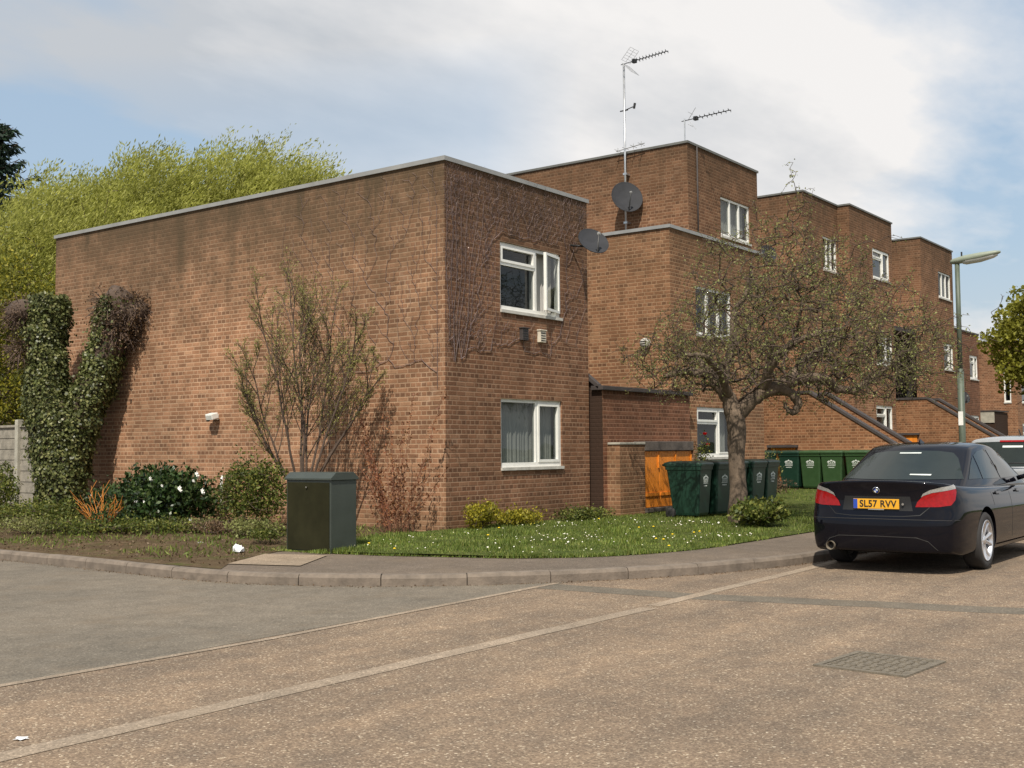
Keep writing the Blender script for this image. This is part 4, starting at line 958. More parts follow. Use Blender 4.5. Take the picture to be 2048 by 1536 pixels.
        # door shut lines and handles
        for P in ([(2.235, .30), (2.235, .99), (2.243, .99), (2.243, .30)], [(1.46, .72), (1.40, .98), (1.408, .98), (1.468, .72)], [(3.28, .32), (3.30, .95), (3.308, .95), (3.288, .32)]):
            patch('shut_line', [bvb], Q(P), (0, 0, 0), ax_, (0, 0, 1), .0015, 'ink', t, .05)
        for x0 in (1.58, 2.55):
            h = patch('door_handle', [bvb], Q([(x0, .845), (x0, .87), (x0+.21, .87), (x0+.21, .845)]), (0, 0, 0), ax_, (0, 0, 1), .022, 'paint', t, .03)
            patch('handle_recess', [bvb], Q([(x0+.03, .835), (x0+.03, .88), (x0+.18, .88), (x0+.18, .835)]), (0, 0, 0), ax_, (0, 0, 1), .002, 'ink', h, .03)
        patch('sill_trim', [bvb], Q([(1.62, .19), (1.60, .26), (3.52, .26), (3.50, .19)]), (0, 0, 0), ax_, (0, 0, 1), .02, 'paint', t, .05)
        # tail lamp, wraps the corner: dropped from a diagonal
        a = math.radians(38); dx = Vector((-math.cos(a), s*math.sin(a), 0)); axx = Vector((0, 0, 1)).cross(dx)
        org = Vector((.35, s*.55, 0))-axx*(.055*(1 if s < 0 else -1)); k = 1 if s < 0 else -1
        def Lp(P): return [(k*p[0], p[1]) for p in (P if k > 0 else P[::-1])]
        # in this plane x grows towards the side of the car for s<0
        red_ = [(-.22, .745), (-.20, .80), (-.15, .862), (-.06, .905), (.10, .930), (.22, .945), (.23, .925), (.19, .82), (.13, .765), (0, .748)]
        clr = [(-.165, .852), (-.145, .895), (-.08, .935), (.04, .965), (.22, .985), (.222, .943), (.10, .928), (-.06, .903), (-.14, .872)]
        tl = patch('tail_light', [bvb], Lp(red_), org, axx, (0, 0, 1), .006, 'red', t, .03); patch('clear_lens', [bvb], Lp(clr), org, axx, (0, 0, 1), .009, 'clearl', tl, .03)
        # mirror
        mb = MB(); vs = []
        for i, (dy, sc) in enumerate(((0, .6), (.04, .95), (.14, 1), (.20, .8))):
            for kk in range(10): b = 2*PI*kk/10; vs.append((3.02+.075*sc*math.cos(b), s*(.90+dy), 1.06+.07*sc*math.sin(b)))
        mb.add(vs, [(i*10+kk, i*10+(kk+1) % 10, (i+1)*10+(kk+1) % 10, (i+1)*10+kk) for i in range(3) for kk in range(10)]+[tuple(range(30, 40)), tuple(reversed(range(10)))])
        mb.tube([(3.04, s*.80, 1.0), (3.04, s*.93, 1.04)], .03, 8); mr = mb.build('door_mirror', 'paint', t, smooth=True)
        mb = MB(); mb.box((2.938, s*.92 if s > 0 else -1.08, 1.01), (2.946, s*1.08 if s > 0 else -.92, 1.11)); mb.build('mirror_glass', 'chrome', mr)
    # boot: shut line, plate recess, plate, badge
    def ring(P, w):
        c = (sum(p[0] for p in P)/len(P), sum(p[1] for p in P)/len(P)); return P
    def rline(name, pts, w, mat, off=.003, par=t):
        for (a, b), (c, d) in zip(pts, pts[1:]):
            L = math.hypot(c-a, d-b); nx, ny = -(d-b)/L*w/2, (c-a)/L*w/2
            yield [(a+nx, b+ny), (c+nx, d+ny), (c-nx, d-ny), (a-nx, b-ny)][::-1]
    def polyl(name, pts, w, mat, off=.003):
        # build as one mesh
        obs = [rear(name, P, off, mat, .04, bv=[bvb]) for P in rline(name, pts, w, mat)]
        bm = bmesh.new()
        for o in obs: bm.from_mesh(o.data)
        me = obs[0].data; bm.to_mesh(me); bm.free()
        for o in obs[1:]: bpy.data.objects.remove(o)
        return obs[0]
    polyl('boot_shut_line', [(-.60, .90), (-.57, .74), (-.48, .655), (-.30, .64), (0, .638), (.30, .64), (.48, .655), (.57, .74), (.60, .90)], .008, 'ink')
    polyl('bumper_crease', [(-.84, .60), (-.5, .605), (0, .607), (.5, .605), (.84, .60)], .006, 'rubber', .004)
    polyl('diffuser_edge', [(-.68, .24), (-.56, .37), (-.44, .41), (0, .415), (.44, .41), (.56, .37), (.68, .24)], .008, 'rubber', .003)
    pm = Matrix.Translation((.022, 0, .775)) @ Matrix(((0, 0, -1, 0), (-1, 0, 0, 0), (0, 1, 0, 0), (0, 0, 0, 1)))
    rear('plate_recess', [(-.40, .70), (-.37, .86), (.37, .86), (.40, .70)], .002, 'ink', .05)
    mb = MB(); mb.box((-.26, -.0555, -.006), (.26, .0555, .006), pm); pl = mb.build('number_plate', 'plate', t, bevel=.003)
    mb = MB(); mb.box((-.258, -.053, .0065), (-.212, .053, .0075), pm); mb.build('blue_band', 'blue', pl)
    text('plate_lettering', 'SL57 RVV', .108, pm @ Matrix.Translation((.022, -.002, .008)), 'ink', pl, sx=.92, bold=.0022)
    mb = MB(); mb.box((-.09, -.068, .0), (.09, -.057, .007), pm); mb.build('plate_footer', 'trim', pl)
    # screw / lock
    mb = MB(); mb.tube([(.02, -.30, .775), (.036, -.30, .775)], .014, 10); mb.build('boot_lock', 'chrome', t)
    bz = .925; xb = None
    h = bvb.ray_cast(Vector((-1, 0, bz)), Vector((1, 0, 0))); T = Matrix.Translation(h[0]+h[1]*.003) @ h[1].to_track_quat('Z', 'Y').to_matrix().to_4x4()
    mb = MB(); mb.disc_rev([(.001, 0), (.041, 0), (.041, .006), (.033, .008)], 28, T); rb = mb.build('badge', 'chrome', t, smooth=True)
    mb = MB(); mb.disc_rev([(.0235, .0085), (.036, .0085)], 28, T); mb.build('badge_ring', 'ink', rb)
    for k in range(4):
        mb = MB(); mb.add([T @ Vector((0, 0, .0088))]+[T @ Vector((.0235*math.cos(PI/2*k+PI/2*i/6), .0235*math.sin(PI/2*k+PI/2*i/6), .0088)) for i in range(7)], [tuple(range(8))]); mb.build('badge_quarter', 'blue' if k % 2 else 'white', rb)
    mb = MB(); mb.tube([(.0, .54, .29), (.25, .54, .29)], [.050, .046], 20, False); mb.tube([(.0, .54, .29), (.005, .54, .29), (.2, .54, .29)], [.050, .043, .043], 20, False); mb.build('exhaust_pipe', 'iron', t, smooth=True)
    mb = MB(); mb.disc_rev([(.001, 0), (.0435, 0)], 20, Matrix.Translation((.06, .54, .29)) @ Matrix.Rotation(PI/2, 4, 'Y')); mb.build('exhaust_cutout', 'blk', t)
    mb = MB(); mb.add([(1.62, -.015, 1.452), (1.78, -.02, 1.462), (1.78, .02, 1.462), (1.62, .015, 1.452), (1.66, 0, 1.515)], [(0, 1, 4), (1, 2, 4), (2, 3, 4), (3, 0, 4)]); mb.build('roof_antenna', 'paint', t)
    mb = MB(); mb.box((.75, -.72, .17), (4.5, .72, .24)); mb.build('underbody', 'blk', t)
    for x in (1.12, 4.0):
        for s in (-1, 1): wheel(t, x, s*.80, .328, s)
    return t
saloon((12.95, 4.55, .004))

def hatch(loc):
    t = thing('silver_car', 'silver hatchback with dark rear window parked in front of the black saloon', 'car', loc); W = .87
    us = [0, .04, .15, .4, .9, 1.6, 2.4, 3.1, 3.6, 3.95, 4.1]; ts = [-1, -.92, -.5, 0, .5, .92, 1]; rs = [0, .15, .4, .6, .8, .93, 1]
    zt_ = [(0, 1.06), (3.0, 1.02), (3.6, .92), (4.1, .72)]
    def f(u, tt, r):
        z = .2+(lerp_tab(zt_, u)-.2)*r; fade = max(0, 1-u/.5)
        return (u+fade*(.10*abs(tt)**3+.03*r)-max(0, (u-3.5)/.6)*.25*abs(tt)**3, tt*W*(1-.08*abs(r-.5)*1.2-(.08 if u < .1 else 0)), z)
    V, F = shell(us, ts, rs, f); me = bpy.data.meshes.new('body'); me.from_pydata(V, [], F); cuts = [(x, s*.80, .34, .22, .31) for x in (.72, 3.3) for s in (-1, 1)]
    me = evalmesh(me, 2, cuts); shade(me, 40); me.materials.clear(); me.materials.append(MT['silver']); b = bpy.data.objects.new('body', me); link(b, t)
    def g(s, tt, r):
        ub = .06+(3.3-.06)*s; ut = .42+(2.35-.42)*s; x = ub+(ut-ub)*r+(.06*abs(tt)**3 if s < .3 else 0)+.15*(1-tt*tt)*max(0, s-.5)*2
        zt = 1.52+.07*math.sin(PI*min(1, s*.9+.18))-.05*abs(tt)**3; return (x, tt*(.83-.20*r**1.3), .98+(zt-.98)*r)
    V, F = shell([0, .08, .25, .5, .75, .92, 1], [-1, -.9, -.5, 0, .5, .9, 1], [0, .15, .5, .85, 1], g); mg = bpy.data.meshes.new('roof'); mg.from_pydata(V, [], F); mg = evalmesh(mg, 2); shade(mg, 50)
    mg.materials.clear(); mg.materials.append(MT['silver']); c = bpy.data.objects.new('roof', mg); link(c, t)
    bv = BVHTree.FromPolygons([v.co for v in mg.vertices], [p.vertices[:] for p in mg.polygons]); bb = BVHTree.FromPolygons([v.co for v in me.vertices], [p.vertices[:] for p in me.polygons])
    def rear(nm, P, off, mat, par=t, b=[bv]): return patch(nm, b, P, (-1, 0, 0), (0, -1, 0), (0, 0, 1), off, mat, par, .05)
    w = rear('rear_window', [(-.74, 1.10), (-.70, 1.28), (-.62, 1.44), (-.55, 1.47), (0, 1.485), (.55, 1.47), (.62, 1.44), (.70, 1.28), (.74, 1.10), (0, 1.09)], .004, 'carglass', b=[bv, bb])
    rear('high_brake_light', [(-.17, 1.468), (-.17, 1.495), (.22, 1.495), (.22, 1.468)], .016, 'red', w)
    rear('window_sticker', [(-.12, 1.385), (-.12, 1.415), (.18, 1.415), (.18, 1.385)], .008, 'white', w)
    mb = MB(); mb.tube([(.08, .05, 1.13), (.06, -.10, 1.15), (.05, -.45, 1.14)], .010, 6); mb.build('rear_wiper', 'blk', w)
    for s in (-1, 1):
        ax_ = (1, 0, 0) if s < 0 else (-1, 0, 0); Q = lambda P: [((1 if s < 0 else -1)*a, b) for a, b in (P if s < 0 else P[::-1])]
        for P in ([(.35, 1.10), (.48, 1.42), (.85, 1.46), (.85, 1.10)], [(.90, 1.10), (.90, 1.46), (1.65, 1.49), (1.68, 1.10)], [(1.73, 1.10), (1.70, 1.49), (2.2, 1.45), (2.85, 1.10)]): patch('side_window', [bv], Q(P), (0, 0, 0), ax_, (0, 0, 1), .004, 'carglass', t, .08)
        a = math.radians(40); dx = Vector((-math.cos(a), s*math.sin(a), 0)); axx = Vector((0, 0, 1)).cross(dx); k = 1 if s < 0 else -1; P = [(k*.0, .72), (k*.02, .95), (k*.20, .95), (k*.20, .72)]
        patch('tail_light', [bb], P if k < 0 else P[::-1], Vector((.3, s*.55, 0)), axx, (0, 0, 1), .006, 'red', t, .04)
        for x in (.72, 3.3): wheel(t, x, s*.74, .30, s)
    mb = MB(); mb.tube([(1.0, 0, 1.58), (.86, 0, 1.68)], .008, 6); mb.build('roof_antenna', 'blk', t)
    pm = Matrix.Translation((-.012, 0, .62)) @ Matrix(((0, 0, -1, 0), (-1, 0, 0, 0), (0, 1, 0, 0), (0, 0, 0, 1))); mb = MB(); mb.box((-.26, -.055, 0), (.26, .055, .01), pm); mb.build('number_plate', 'plate', t)
    mb = MB(); mb.box((.4, -.68, .18), (3.8, .68, .24)); mb.build('underbody', 'blk', t)
hatch((18.95, 4.6, .004))

exec_veg = True
# ------------------------------------------------------------------ vegetation
def ell(n, c, r, shell_=0.0, zmin=None, fn=None):
    out = []
    while len(out) < n:
        v = rng.normal(size=3); v /= np.linalg.norm(v); q = (shell_**3+(1-shell_**3)*rng.random())**(1/3); p = np.array(c)+v*q*np.array(r)
        if zmin is not None and p[2] < zmin: continue
        if fn is not None and not fn(p): continue
        out.append(p)
    return out
def plant(t, nodes, par, tips, tip_r, mat, sides=4, name='stem', rmax=9, power=2.3):
    V, F, R = twigmesh(sides, nodes, par, tip_r, power, rmax); return npmesh(name, V, F, mat, t, True), R

# --- crab apple with crooked limbs
tb = Vector((18.15, 8.75, .16))
tr = thing('crooked_tree', 'crooked bare twiggy tree with budding leaves standing on the lawn among the bins', 'tree', tb)
RX = Vector((.598, -.802, 0)); FW = Vector((.802, .598, 0))     # along the picture / into the depth
def L(a, d, z): return tb+RX*a+FW*d+Vector((0, 0, z))
limbs = [
 ([(0, 0, -.15), (.02, 0, .5), (.0, 0, 1.0), (.02, 0, 1.5), (-.02, 0, 1.9)], [.20, .155, .145, .15, .17]),
 ([(-.02, 0, 1.85), (-.12, .0, 2.1), (-.22, .05, 2.3), (-.42, .1, 2.52), (-.8, .1, 2.6), (-1.2, .15, 2.5)], [.16, .13, .12, .09, .07, .04]),
 ([(.0, 0, 1.8), (.22, -.05, 2.02), (.45, -.1, 2.22), (.78, -.1, 2.3), (1.02, -.05, 2.42), (1.5, 0, 2.45), (1.75, .05, 2.25), (2.05, .05, 2.22), (2.35, .1, 2.4), (2.8, .1, 2.75)], [.14, .125, .12, .115, .10, .08, .07, .065, .055, .03]),
 ([(.72, -.1, 2.28), (.95, -.15, 2.15), (1.05, -.15, 1.98), (.98, -.12, 1.86), (.86, -.1, 1.88), (.80, -.1, 2.02)], [.09, .08, .065, .055, .045, .03]),
 ([(-.2, .05, 2.3), (-.1, .3, 2.7), (.1, .5, 3.1), (.1, .6, 3.6), (.35, .6, 4.0), (.45, .6, 4.4)], [.10, .085, .07, .055, .04, .025]),
 ([(.45, -.1, 2.22), (.5, -.4, 2.6), (.7, -.7, 2.9), (1.1, -.9, 3.1), (1.6, -1.0, 3.2)], [.10, .08, .06, .045, .025]),
 ([(.9, -.1, 2.4), (1.3, .3, 2.8), (1.8, .6, 3.1), (2.4, .7, 3.3)], [.09, .07, .05, .025]),
 ([(-.1, 0, 2.1), (-.3, -.4, 2.5), (-.6, -.8, 2.75), (-1.0, -1.0, 2.8)], [.09, .07, .05, .025]),
 ([(-.42, .1, 2.52), (-.5, .6, 2.8), (-.7, 1.1, 3.0)], [.07, .05, .025]),
]
tm = MB(); seeds = []
for li, (P, Rr) in enumerate(limbs):
    pts = []; rad = []
    for i in range(len(P)-1):
        for k in range(4):
            a = k/4; q = [P[i][j]*(1-a)+P[i+1][j]*a for j in range(3)]; jj = .018 if li else .008
            pts.append(L(*q)+Vector((random.uniform(-jj, jj), random.uniform(-jj, jj), random.uniform(-jj, jj)))); rad.append((Rr[i]*(1-a)+Rr[i+1]*a)*random.uniform(.93, 1.08))
    pts.append(L(*P[-1])); rad.append(Rr[-1]); tm.tube(pts, rad, 12)
    if li: 
        for q, p in enumerate(pts[2:]): seeds.append((p, (-1 if not seeds else 0) if q == 0 else len(seeds)-1))
tm.build('trunk', 'bark', tr, smooth=True, world=True)
def crown_ok(p):
    q = Vector(p)-tb; a = q.dot(RX); z = q.z
    top = 4.35-.16*(a-1.1)**2; bot = 2.05+.06*(a-.6)**2*0-(.15 if abs(a-1) > 2 else 0)
    return z < top and z > bot and not (abs(a-.3) < 1.0 and z < 2.25)
c0 = L(1.05, 0, 3.0)
tg = ell(1500, c0, (2.95, 2.5, 1.45), .0, fn=crown_ok)[:1400]+ell(250, L(2.75, 0, 2.85), (1.35, 1.5, .85), .0)+ell(230, L(.8, .1, 4.0), (2.1, 1.7, 1.15), .35, zmin=4.0)+ell(160, L(-1.1, 0, 2.75), (.75, 1.0, .6), .0)
# sparse shoots above
for a, z, n_ in ((.42, 5.5, 8), (.30, 5.1, 5), (1.10, 6.2, 14), (1.30, 5.7, 8), (1.42, 5.2, 6), (.85, 5.2, 6), (-.5, 4.8, 5), (-.1, 4.9, 5), (1.9, 4.8, 5), (2.3, 4.5, 5), (.62, 5.3, 6)):
    for q_ in range(n_):
        f_ = 1-q_*.05*random.uniform(.5, 1.2); tg.append(np.array(L(a*f_+.8*(1-f_)+random.gauss(0, .07), random.gauss(0, .12), 3.2+(z-3.2)*f_)))
for k in range(40): tg.append(np.array(L(random.uniform(-1.2, 2.6), random.uniform(-1, 1.2), random.uniform(4.1, 4.9)-.2*abs(random.random()))))
nodes, par, tips = grow(seeds, tg, .13, .22, .16)
# fine drooping twigs
tt = []
for i in range(len(nodes)):
    if par[i] >= 0:
        n_ = random.choice((0, 1, 1, 2))
        for _ in range(n_):
            v = Vector((random.gauss(0, 1), random.gauss(0, 1), random.gauss(-.15, .8))).normalized()*random.uniform(.12, .38); tt.append((i, nodes[i]+v))
base = len(nodes)
for i, q in tt:
    mid_ = (nodes[i]+q)/2+Vector((random.gauss(0, .02), random.gauss(0, .02), .03)); nodes.append(mid_); par.append(i); nodes.append(q); par.append(len(nodes)-2)
plant(tr, nodes, par, None, .0036, 'barkd', 3, 'branches', .026, 3.0)
P = []
for i in range(len(nodes)):
    if par[i] >= 0:
        for _ in range(random.choice((0, 1, 2, 3) if i < base else (1, 2, 3, 4))): P.append(np.array(nodes[i])+rng.normal(size=3)*.022)
leaves('leaves', P, .042, 'l_crab', tr, aspect=.5)

# --- bush at the foot of the tree
def bush(name, label, cat, c, r, n, size, mat, stemmat='barkd', nstem=60, aspect=.55, lumps=5, group=None, zc=None, dir_up=.3):
    t = thing(name, label, cat, (c[0], c[1], c[2]), group=group); seeds = [((c[0], c[1], c[2]-.03), -1)]
    lc = [(np.array([c[0]+random.uniform(-.5, .5)*r[0], c[1]+random.uniform(-.5, .5)*r[1], c[2]+r[2]*random.uniform(.75, 1.15)]), random.uniform(.5, .75)) for _ in range(lumps)]
    tg = ell(nstem, (c[0], c[1], c[2]+r[2]), (r[0]*.95, r[1]*.95, r[2]*.95), .3, zmin=c[2]+.05)
    nd, pr, tp = grow(seeds, tg, .12, .05, .12); plant(t, nd, pr, tp, .003, stemmat, 4, 'stem', .03)
    P = []
    while len(P) < n:
        if random.random() < .8 and lc:
            q, s = random.choice(lc); v = rng.normal(size=3); v /= np.linalg.norm(v); p = q+v*np.array(r)*s*(.45+.55*rng.random()**.4)*(1+.12*rng.normal())
        else: p = np.array(nd[random.randrange(len(nd))])+rng.normal(size=3)*.05
        if p[2] > c[2]+.01: P.append(p)
    leaves('foliage', P, size, mat, t, aspect=aspect, D=np.array([0, 0, dir_up])); return t
bush('low_bush', 'bright green leafy bush around the foot of the crooked tree', 'bush', (17.55, 8.15, .14), (.62, .50, .26), 2600, .075, 'l_green', lumps=6)

# --- multi stem shrub before the gable
sb = Vector(px(590, 985, 0, 12.5)); sb = Vector((12.55, px(605, 985, 0, 12.55).y, .18)); print('SHRUB', sb)
t = thing('tall_shrub', 'tall thin branched shrub with tiny yellow leaves before the gable wall', 'shrub', sb); 
SX = RX; 
def Ls(a, d, z): return sb+RX*a+FW*d*.6+Vector((0, 0, z))
nd = [Ls(0, 0, -.05)]; pr = [-1]
def shoot(i0, d, L_, lev):
    p = nd[i0]; prev = i0; n = max(4, int(L_/.10)); d = d.normalized(); ids = []
    for k in range(n):
        d = (d+Vector((random.gauss(0, .05), random.gauss(0, .05), .035+random.gauss(0, .03)))).normalized(); p = p+d*L_/n; nd.append(p); pr.append(prev); prev = len(nd)-1; ids.append((prev, d))
    if lev < 3:
        m = (9, 7, 4)[lev]
        for q in range(m):
            k = int(n*(.18+.78*q/m)); k = min(k, n-2); i1, dd = ids[k]; a = random.uniform(0, 2*PI); side_ = (RX*math.cos(a)+FW*math.sin(a)*.8); rem = (1-k/n)
            shoot(i1, dd+side_*random.uniform(.35, .75), L_*random.uniform(.35, .6)*(.45+.55*rem), lev+1)
for (a, d_, L_, st) in ((-.42, .1, 2.2, .45), (-.24, -.2, 2.7, .6), (-.08, .2, 2.9, .5), (.06, -.2, 3.0, .7), (.20, .1, 2.9, .5), (.40, -.1, 2.5, .55), (.62, .15, 2.0, .6), (-.62, 0, 1.7, .6), (.02, .3, 2.6, .4)):
    # short upright stool, then the fan
    p = nd[0]+RX*a*.22+FW*d_*.3; prev = 0
    for k in range(1, 6): nd.append(nd[0].lerp(nd[0]+RX*a*.35+FW*d_*.3+Vector((0, 0, st+.25)), k/5)); pr.append(prev); prev = len(nd)-1
    shoot(prev, RX*a*1.15+FW*d_*.7+Vector((0, 0, 1)), L_, 0)
plant(t, nd, pr, None, .0019, 'barkd', 4, 'branches', .034, 2.25)
P = [np.array(nd[i])+rng.normal(size=3)*.02 for i in range(len(nd)) if pr[i] >= 0 and nd[i].z > 1.3 for _ in range(random.choice((0, 1, 1, 2)))]
leaves('leaves', P, .034, 'l_shrub', t, aspect=.45)

# --- copper stemmed shrub
cbx = px(800, 1060, 0, 13.3); c_ = Vector((13.25, cbx.y, .18)); print('COPPER', c_)
t = thing('copper_shrub', 'upright shrub with small copper red leaves against the gable corner', 'shrub', c_)
nd = []; pr = []; P = []
for k in range(34):
    a = random.uniform(-.85, .75); H = random.choice((2.1, 1.7, 1.2, 1.0, .8, .7, .9))*random.uniform(.85, 1.05); top = Vector((random.uniform(-.15, .1), -a*.8*1.2, H)); st = c_+Vector((random.uniform(-.12, .1), -a*.35, 0)); prev = -1
    n = int(H/.07)
    for i in range(n+1):
        f_ = i/n; p = st+Vector((top.x*f_, top.y*f_**1.5, H*f_))+Vector((random.gauss(0, .008), random.gauss(0, .008), 0)); nd.append(p); pr.append(prev); prev = len(nd)-1
        if f_ > .15:
            for _ in range(random.choice((2, 3, 5))): P.append(np.array(p)+rng.normal(size=3)*.028)
plant(t, nd, pr, None, .004, 'redstem', 4, 'stem', .012, 4); leaves('leaves', P, .045, 'l_red', t, aspect=.6)

# --- climbing vine on the nearest house
t = thing('climbing_vine', 'leafless climbing vine spread over the corner walls of the nearest house', 'vine', (13.8, 11.54, .2)); 
nd = []; pr = []
for c_ in range(7):
    x_ = 13.86+.07*c_+random.uniform(-.02, .02); z0 = random.uniform(2.75, 3.4)
    for i in range(26): nd.append(Vector((x_+.03*math.sin(i*.4+c_)+.004*i*(c_-1), 11.53, z0+i*.10))); pr.append((-1 if c_ == 0 else (c_-1)*26) if i == 0 else len(nd)-2)
tgs = []
for _ in range(2300):
    x = 13.83+3.98*random.random()**1.7; zz = 3.0+2.9*random.random()**.8
    if 15.1 < x < 17.1 and 3.6 < zz < 5.0: continue
    if x > 14.8 and zz < 3.8 and random.random() < .6: continue
    if x > 15.5 and zz < 5.0 and random.random() < .45: continue
    tgs.append(np.array([x, 11.53, zz]))
n1, p1, t1 = grow(list(zip(nd, pr)), tgs, .07, .0, .05, plane=(1, 11.535), upw=2)
nd2 = [Vector((13.775, 11.7, 2.4+.12*i)) for i in range(25)]; pr2 = [-1]+list(range(24))
tg2 = [np.array([13.775, 11.65+3.6*random.random()**1.6, 2.7+3.2*random.random()]) for _ in range(560)]
n2, p2, t2 = grow(list(zip(nd2, pr2)), tg2, .10, .0, .07, plane=(0, 13.775), upw=4)
V1, F1, _ = twigmesh(3, n1, p1, .0024, 4.5, .007); V2, F2_, _ = twigmesh(3, n2, p2, .0024, 5.0, .005)
npmesh('stem', V1, F1, 'vine', t, True); npmesh('gable_stem', V2, F2_, 'vine', t, True)
P = []; D = []
while len(P) < 4200:
    i = random.randrange(len(n1)); p = np.array(n1[i])+np.array([rng.normal()*.06, -.003-.012*rng.random(), rng.normal()*.07])
    if 15.15 < p[0] < 17.08 and 3.66 < p[2] < 4.95: continue
    if p[0] > 17.9 or p[2] > 5.95: continue
    P.append(p); D.append([rng.normal()*.6, 0, 1])
V, F = leafgeo(np.array(P), .11, .055, D=np.array(D)*1.2, spread=.35, N=np.array([0, -1., 0])); npmesh('dry_tendrils', V, F, 'l_vine', t, True)

# --- ivy covered forked stump
ib = Vector((12.85, 20.62, .15)); t = thing('ivy_stump', 'forked pollarded tree stump covered in ivy at the left end of the gable', 'tree stump', ib)
def Li(a, d, z): return ib+RX*a+FW*d+Vector((0, 0, z))
arms = [([(.05, 0, -.15), (.10, 0, .6), (.08, 0, 1.2), (-.02, 0, 1.8), (-.15, 0, 2.3), (-.24, 0, 2.9), (-.26, 0, 3.5), (-.24, 0, 4.05), (-.22, 0, 4.42)], [.42, .54, .60, .60, .46, .40, .40, .44, .38]),
        ([(.22, 0, 1.2), (.42, 0, 1.8), (.66, 0, 2.4), (.86, 0, 3.0), (1.02, 0, 3.5), (1.20, .0, 4.0), (1.22, .0, 4.40)], [.42, .42, .40, .38, .40, .50, .40])]
mb = MB(); srf = []
for P_, R_l in arms:
    pts = []; rad = []
    for i in range(len(P_)-1):
        for k in range(5): a = k/5; pts.append(Li(*[P_[i][j]*(1-a)+P_[i+1][j]*a for j in range(3)])+Vector((random.gauss(0, .02), random.gauss(0, .02), 0))); rad.append((R_l[i]*(1-a)+R_l[i+1]*a)*random.uniform(.9, 1.08)*.74)
    mb.tube(pts, rad, 16); srf.append((pts, rad))
mb.disc_rev([(.001, .28), (.15, .24), (.28, .1), (.30, -.05), (.2, -.2), (.001, -.26)], 14, Matrix.Translation(Li(1.45, 0, 4.02)) @ Matrix.Diagonal((1.3, 1.3, 1.1, 1)))
mb.disc_rev([(.001, .26), (.2, .2), (.33, .05), (.30, -.12), (.2, -.2), (.001, -.26)], 14, Matrix.Translation(Li(-.70, 0, 4.05)))
mb.build('trunk', 'barkd', t, smooth=True, world=True)
P = []; Nn = []
for pts, rad in srf:
    for _ in range(24000 if pts is srf[0][0] else 12500):
        i = random.randrange(len(pts)-1); f_ = random.random(); p = pts[i].lerp(pts[i+1], f_); a = random.uniform(0, 2*PI); dv = RX*math.cos(a)+FW*math.sin(a)
        q = p+dv*(rad[i]+.05+.05*random.random()*(1+math.sin(p.z*5+a*2))+(.12*random.random() if random.random() < .1 else 0)); 
        if p.z > 3.3 and dv.dot(RX) > -.25 and pts is srf[1][0] and random.random() < .93: continue
        if p.z > 3.4 and dv.dot(RX) < -.4 and pts is srf[0][0] and random.random() < .7: continue
        P.append(np.array(q)+np.array([0, 0, rng.normal()*.04])); Nn.append(np.array(dv+Vector((0, 0, .25))))
V, F = leafgeo(np.array(P), .060, .9, D=np.array([0, 0, -.9]), spread=.7, N=np.array(Nn)); npmesh('ivy', V, F, 'l_ivy', t, True)
nd = []; pr = []
for c, n, rr in ((Li(1.50, -.05, 4.05), 300, .40), (Li(1.2, -.1, 3.65), 220, .36), (Li(1.05, -.1, 4.1), 140, .32), (Li(-.70, 0, 4.0), 200, .30), (Li(-.68, 0, 3.3), 130, .26)):
    for _ in range(n):
        v = Vector((random.gauss(0, 1), random.gauss(0, 1), random.gauss(0, .8))).normalized(); p = c+v*rr*.6; k0 = len(nd); nd.append(p); pr.append(-1)
        dd = (v+Vector((random.gauss(0, .5), random.gauss(0, .5), random.gauss(-.2, .5)))).normalized()
        for j in range(3): p = p+dd*random.uniform(.05, .13)+Vector((0, 0, -.015*j)); nd.append(p); pr.append(len(nd)-2)
plant(t, nd, pr, None, .006, 'twig', 4, 'dead_twigs', .012, 4)
P = [np.array(nd[i])+rng.normal(size=3)*.05 for i in range(len(nd)) for _ in range(2)]; leaves('dead_leaves', P, .05, 'l_brown', t, aspect=.5)

# --- bushes of the soil bed
def base_at(x, y, z=.17): p = px(x, y, 2, z); return (p.x, p.y, z)
p = px(340, 1052, 2, .17); cam_b = bush('camellia', 'dark glossy bush with large white flowers before the gable wall', 'bush', (12.0, 16.1, .17), (.62, 1.08, .58), 7600, .085, 'l_cam', lumps=14, dir_up=.6)
for i, (x, y) in enumerate(((303, 958), (362, 978), (407, 983), (396, 949), (389, 962), (272, 1003), (290, 1004), (276, 1003), (294, 1046), (326, 972), (383, 1040))):
    X_ = 11.5+.06*random.random() if i != 8 else 11.45; q = px(x, y, 0, X_); r_ = random.choice((.045, .055, .06)) if i < 4 or i == 8 else .032
    mb = MB()
    for k in range(9):
        a = 2*PI*k/9*2; rr = r_*(1 if k % 2 else .6); c = Vector((-.02*random.random(), math.cos(a)*rr*.5, math.sin(a)*rr*.5)); b_ = Vector((-.012*(k % 3), math.cos(a)*rr, math.sin(a)*rr)); s_ = Vector((0, -math.sin(a), math.cos(a)))*rr*.45
        mb.add([q, q+c+s_+Vector((-.015, 0, 0)), q+b_, q+c-s_+Vector((-.015, 0, 0))], [(0, 1, 2, 3)])
    mb.build('flower', 'petal', cam_b, world=True)
def bed(x, y, X, **k):
    q = px(x, y, 0, X); return (X, q.y, .17)
bush('privet_bush', 'yellow green bush left of the cabinet', 'bush', bed(500, 1040, 11.9), (.42, .60, .66), 4600, .055, 'l_green', lumps=8, nstem=120)
bush('low_hedge_plant', 'low dark green bush right below the ivy stump', 'bush', bed(215, 1020, 12.4), (.35, .55, .40), 1900, .06, 'l_cam', lumps=5)
bush('low_hedge_plant', 'mixed green and brown undergrowth at the foot of the ivy stump', 'bush', bed(95, 1060, 11.2), (.5, .8, .28), 2400, .05, 'l_green', lumps=7)
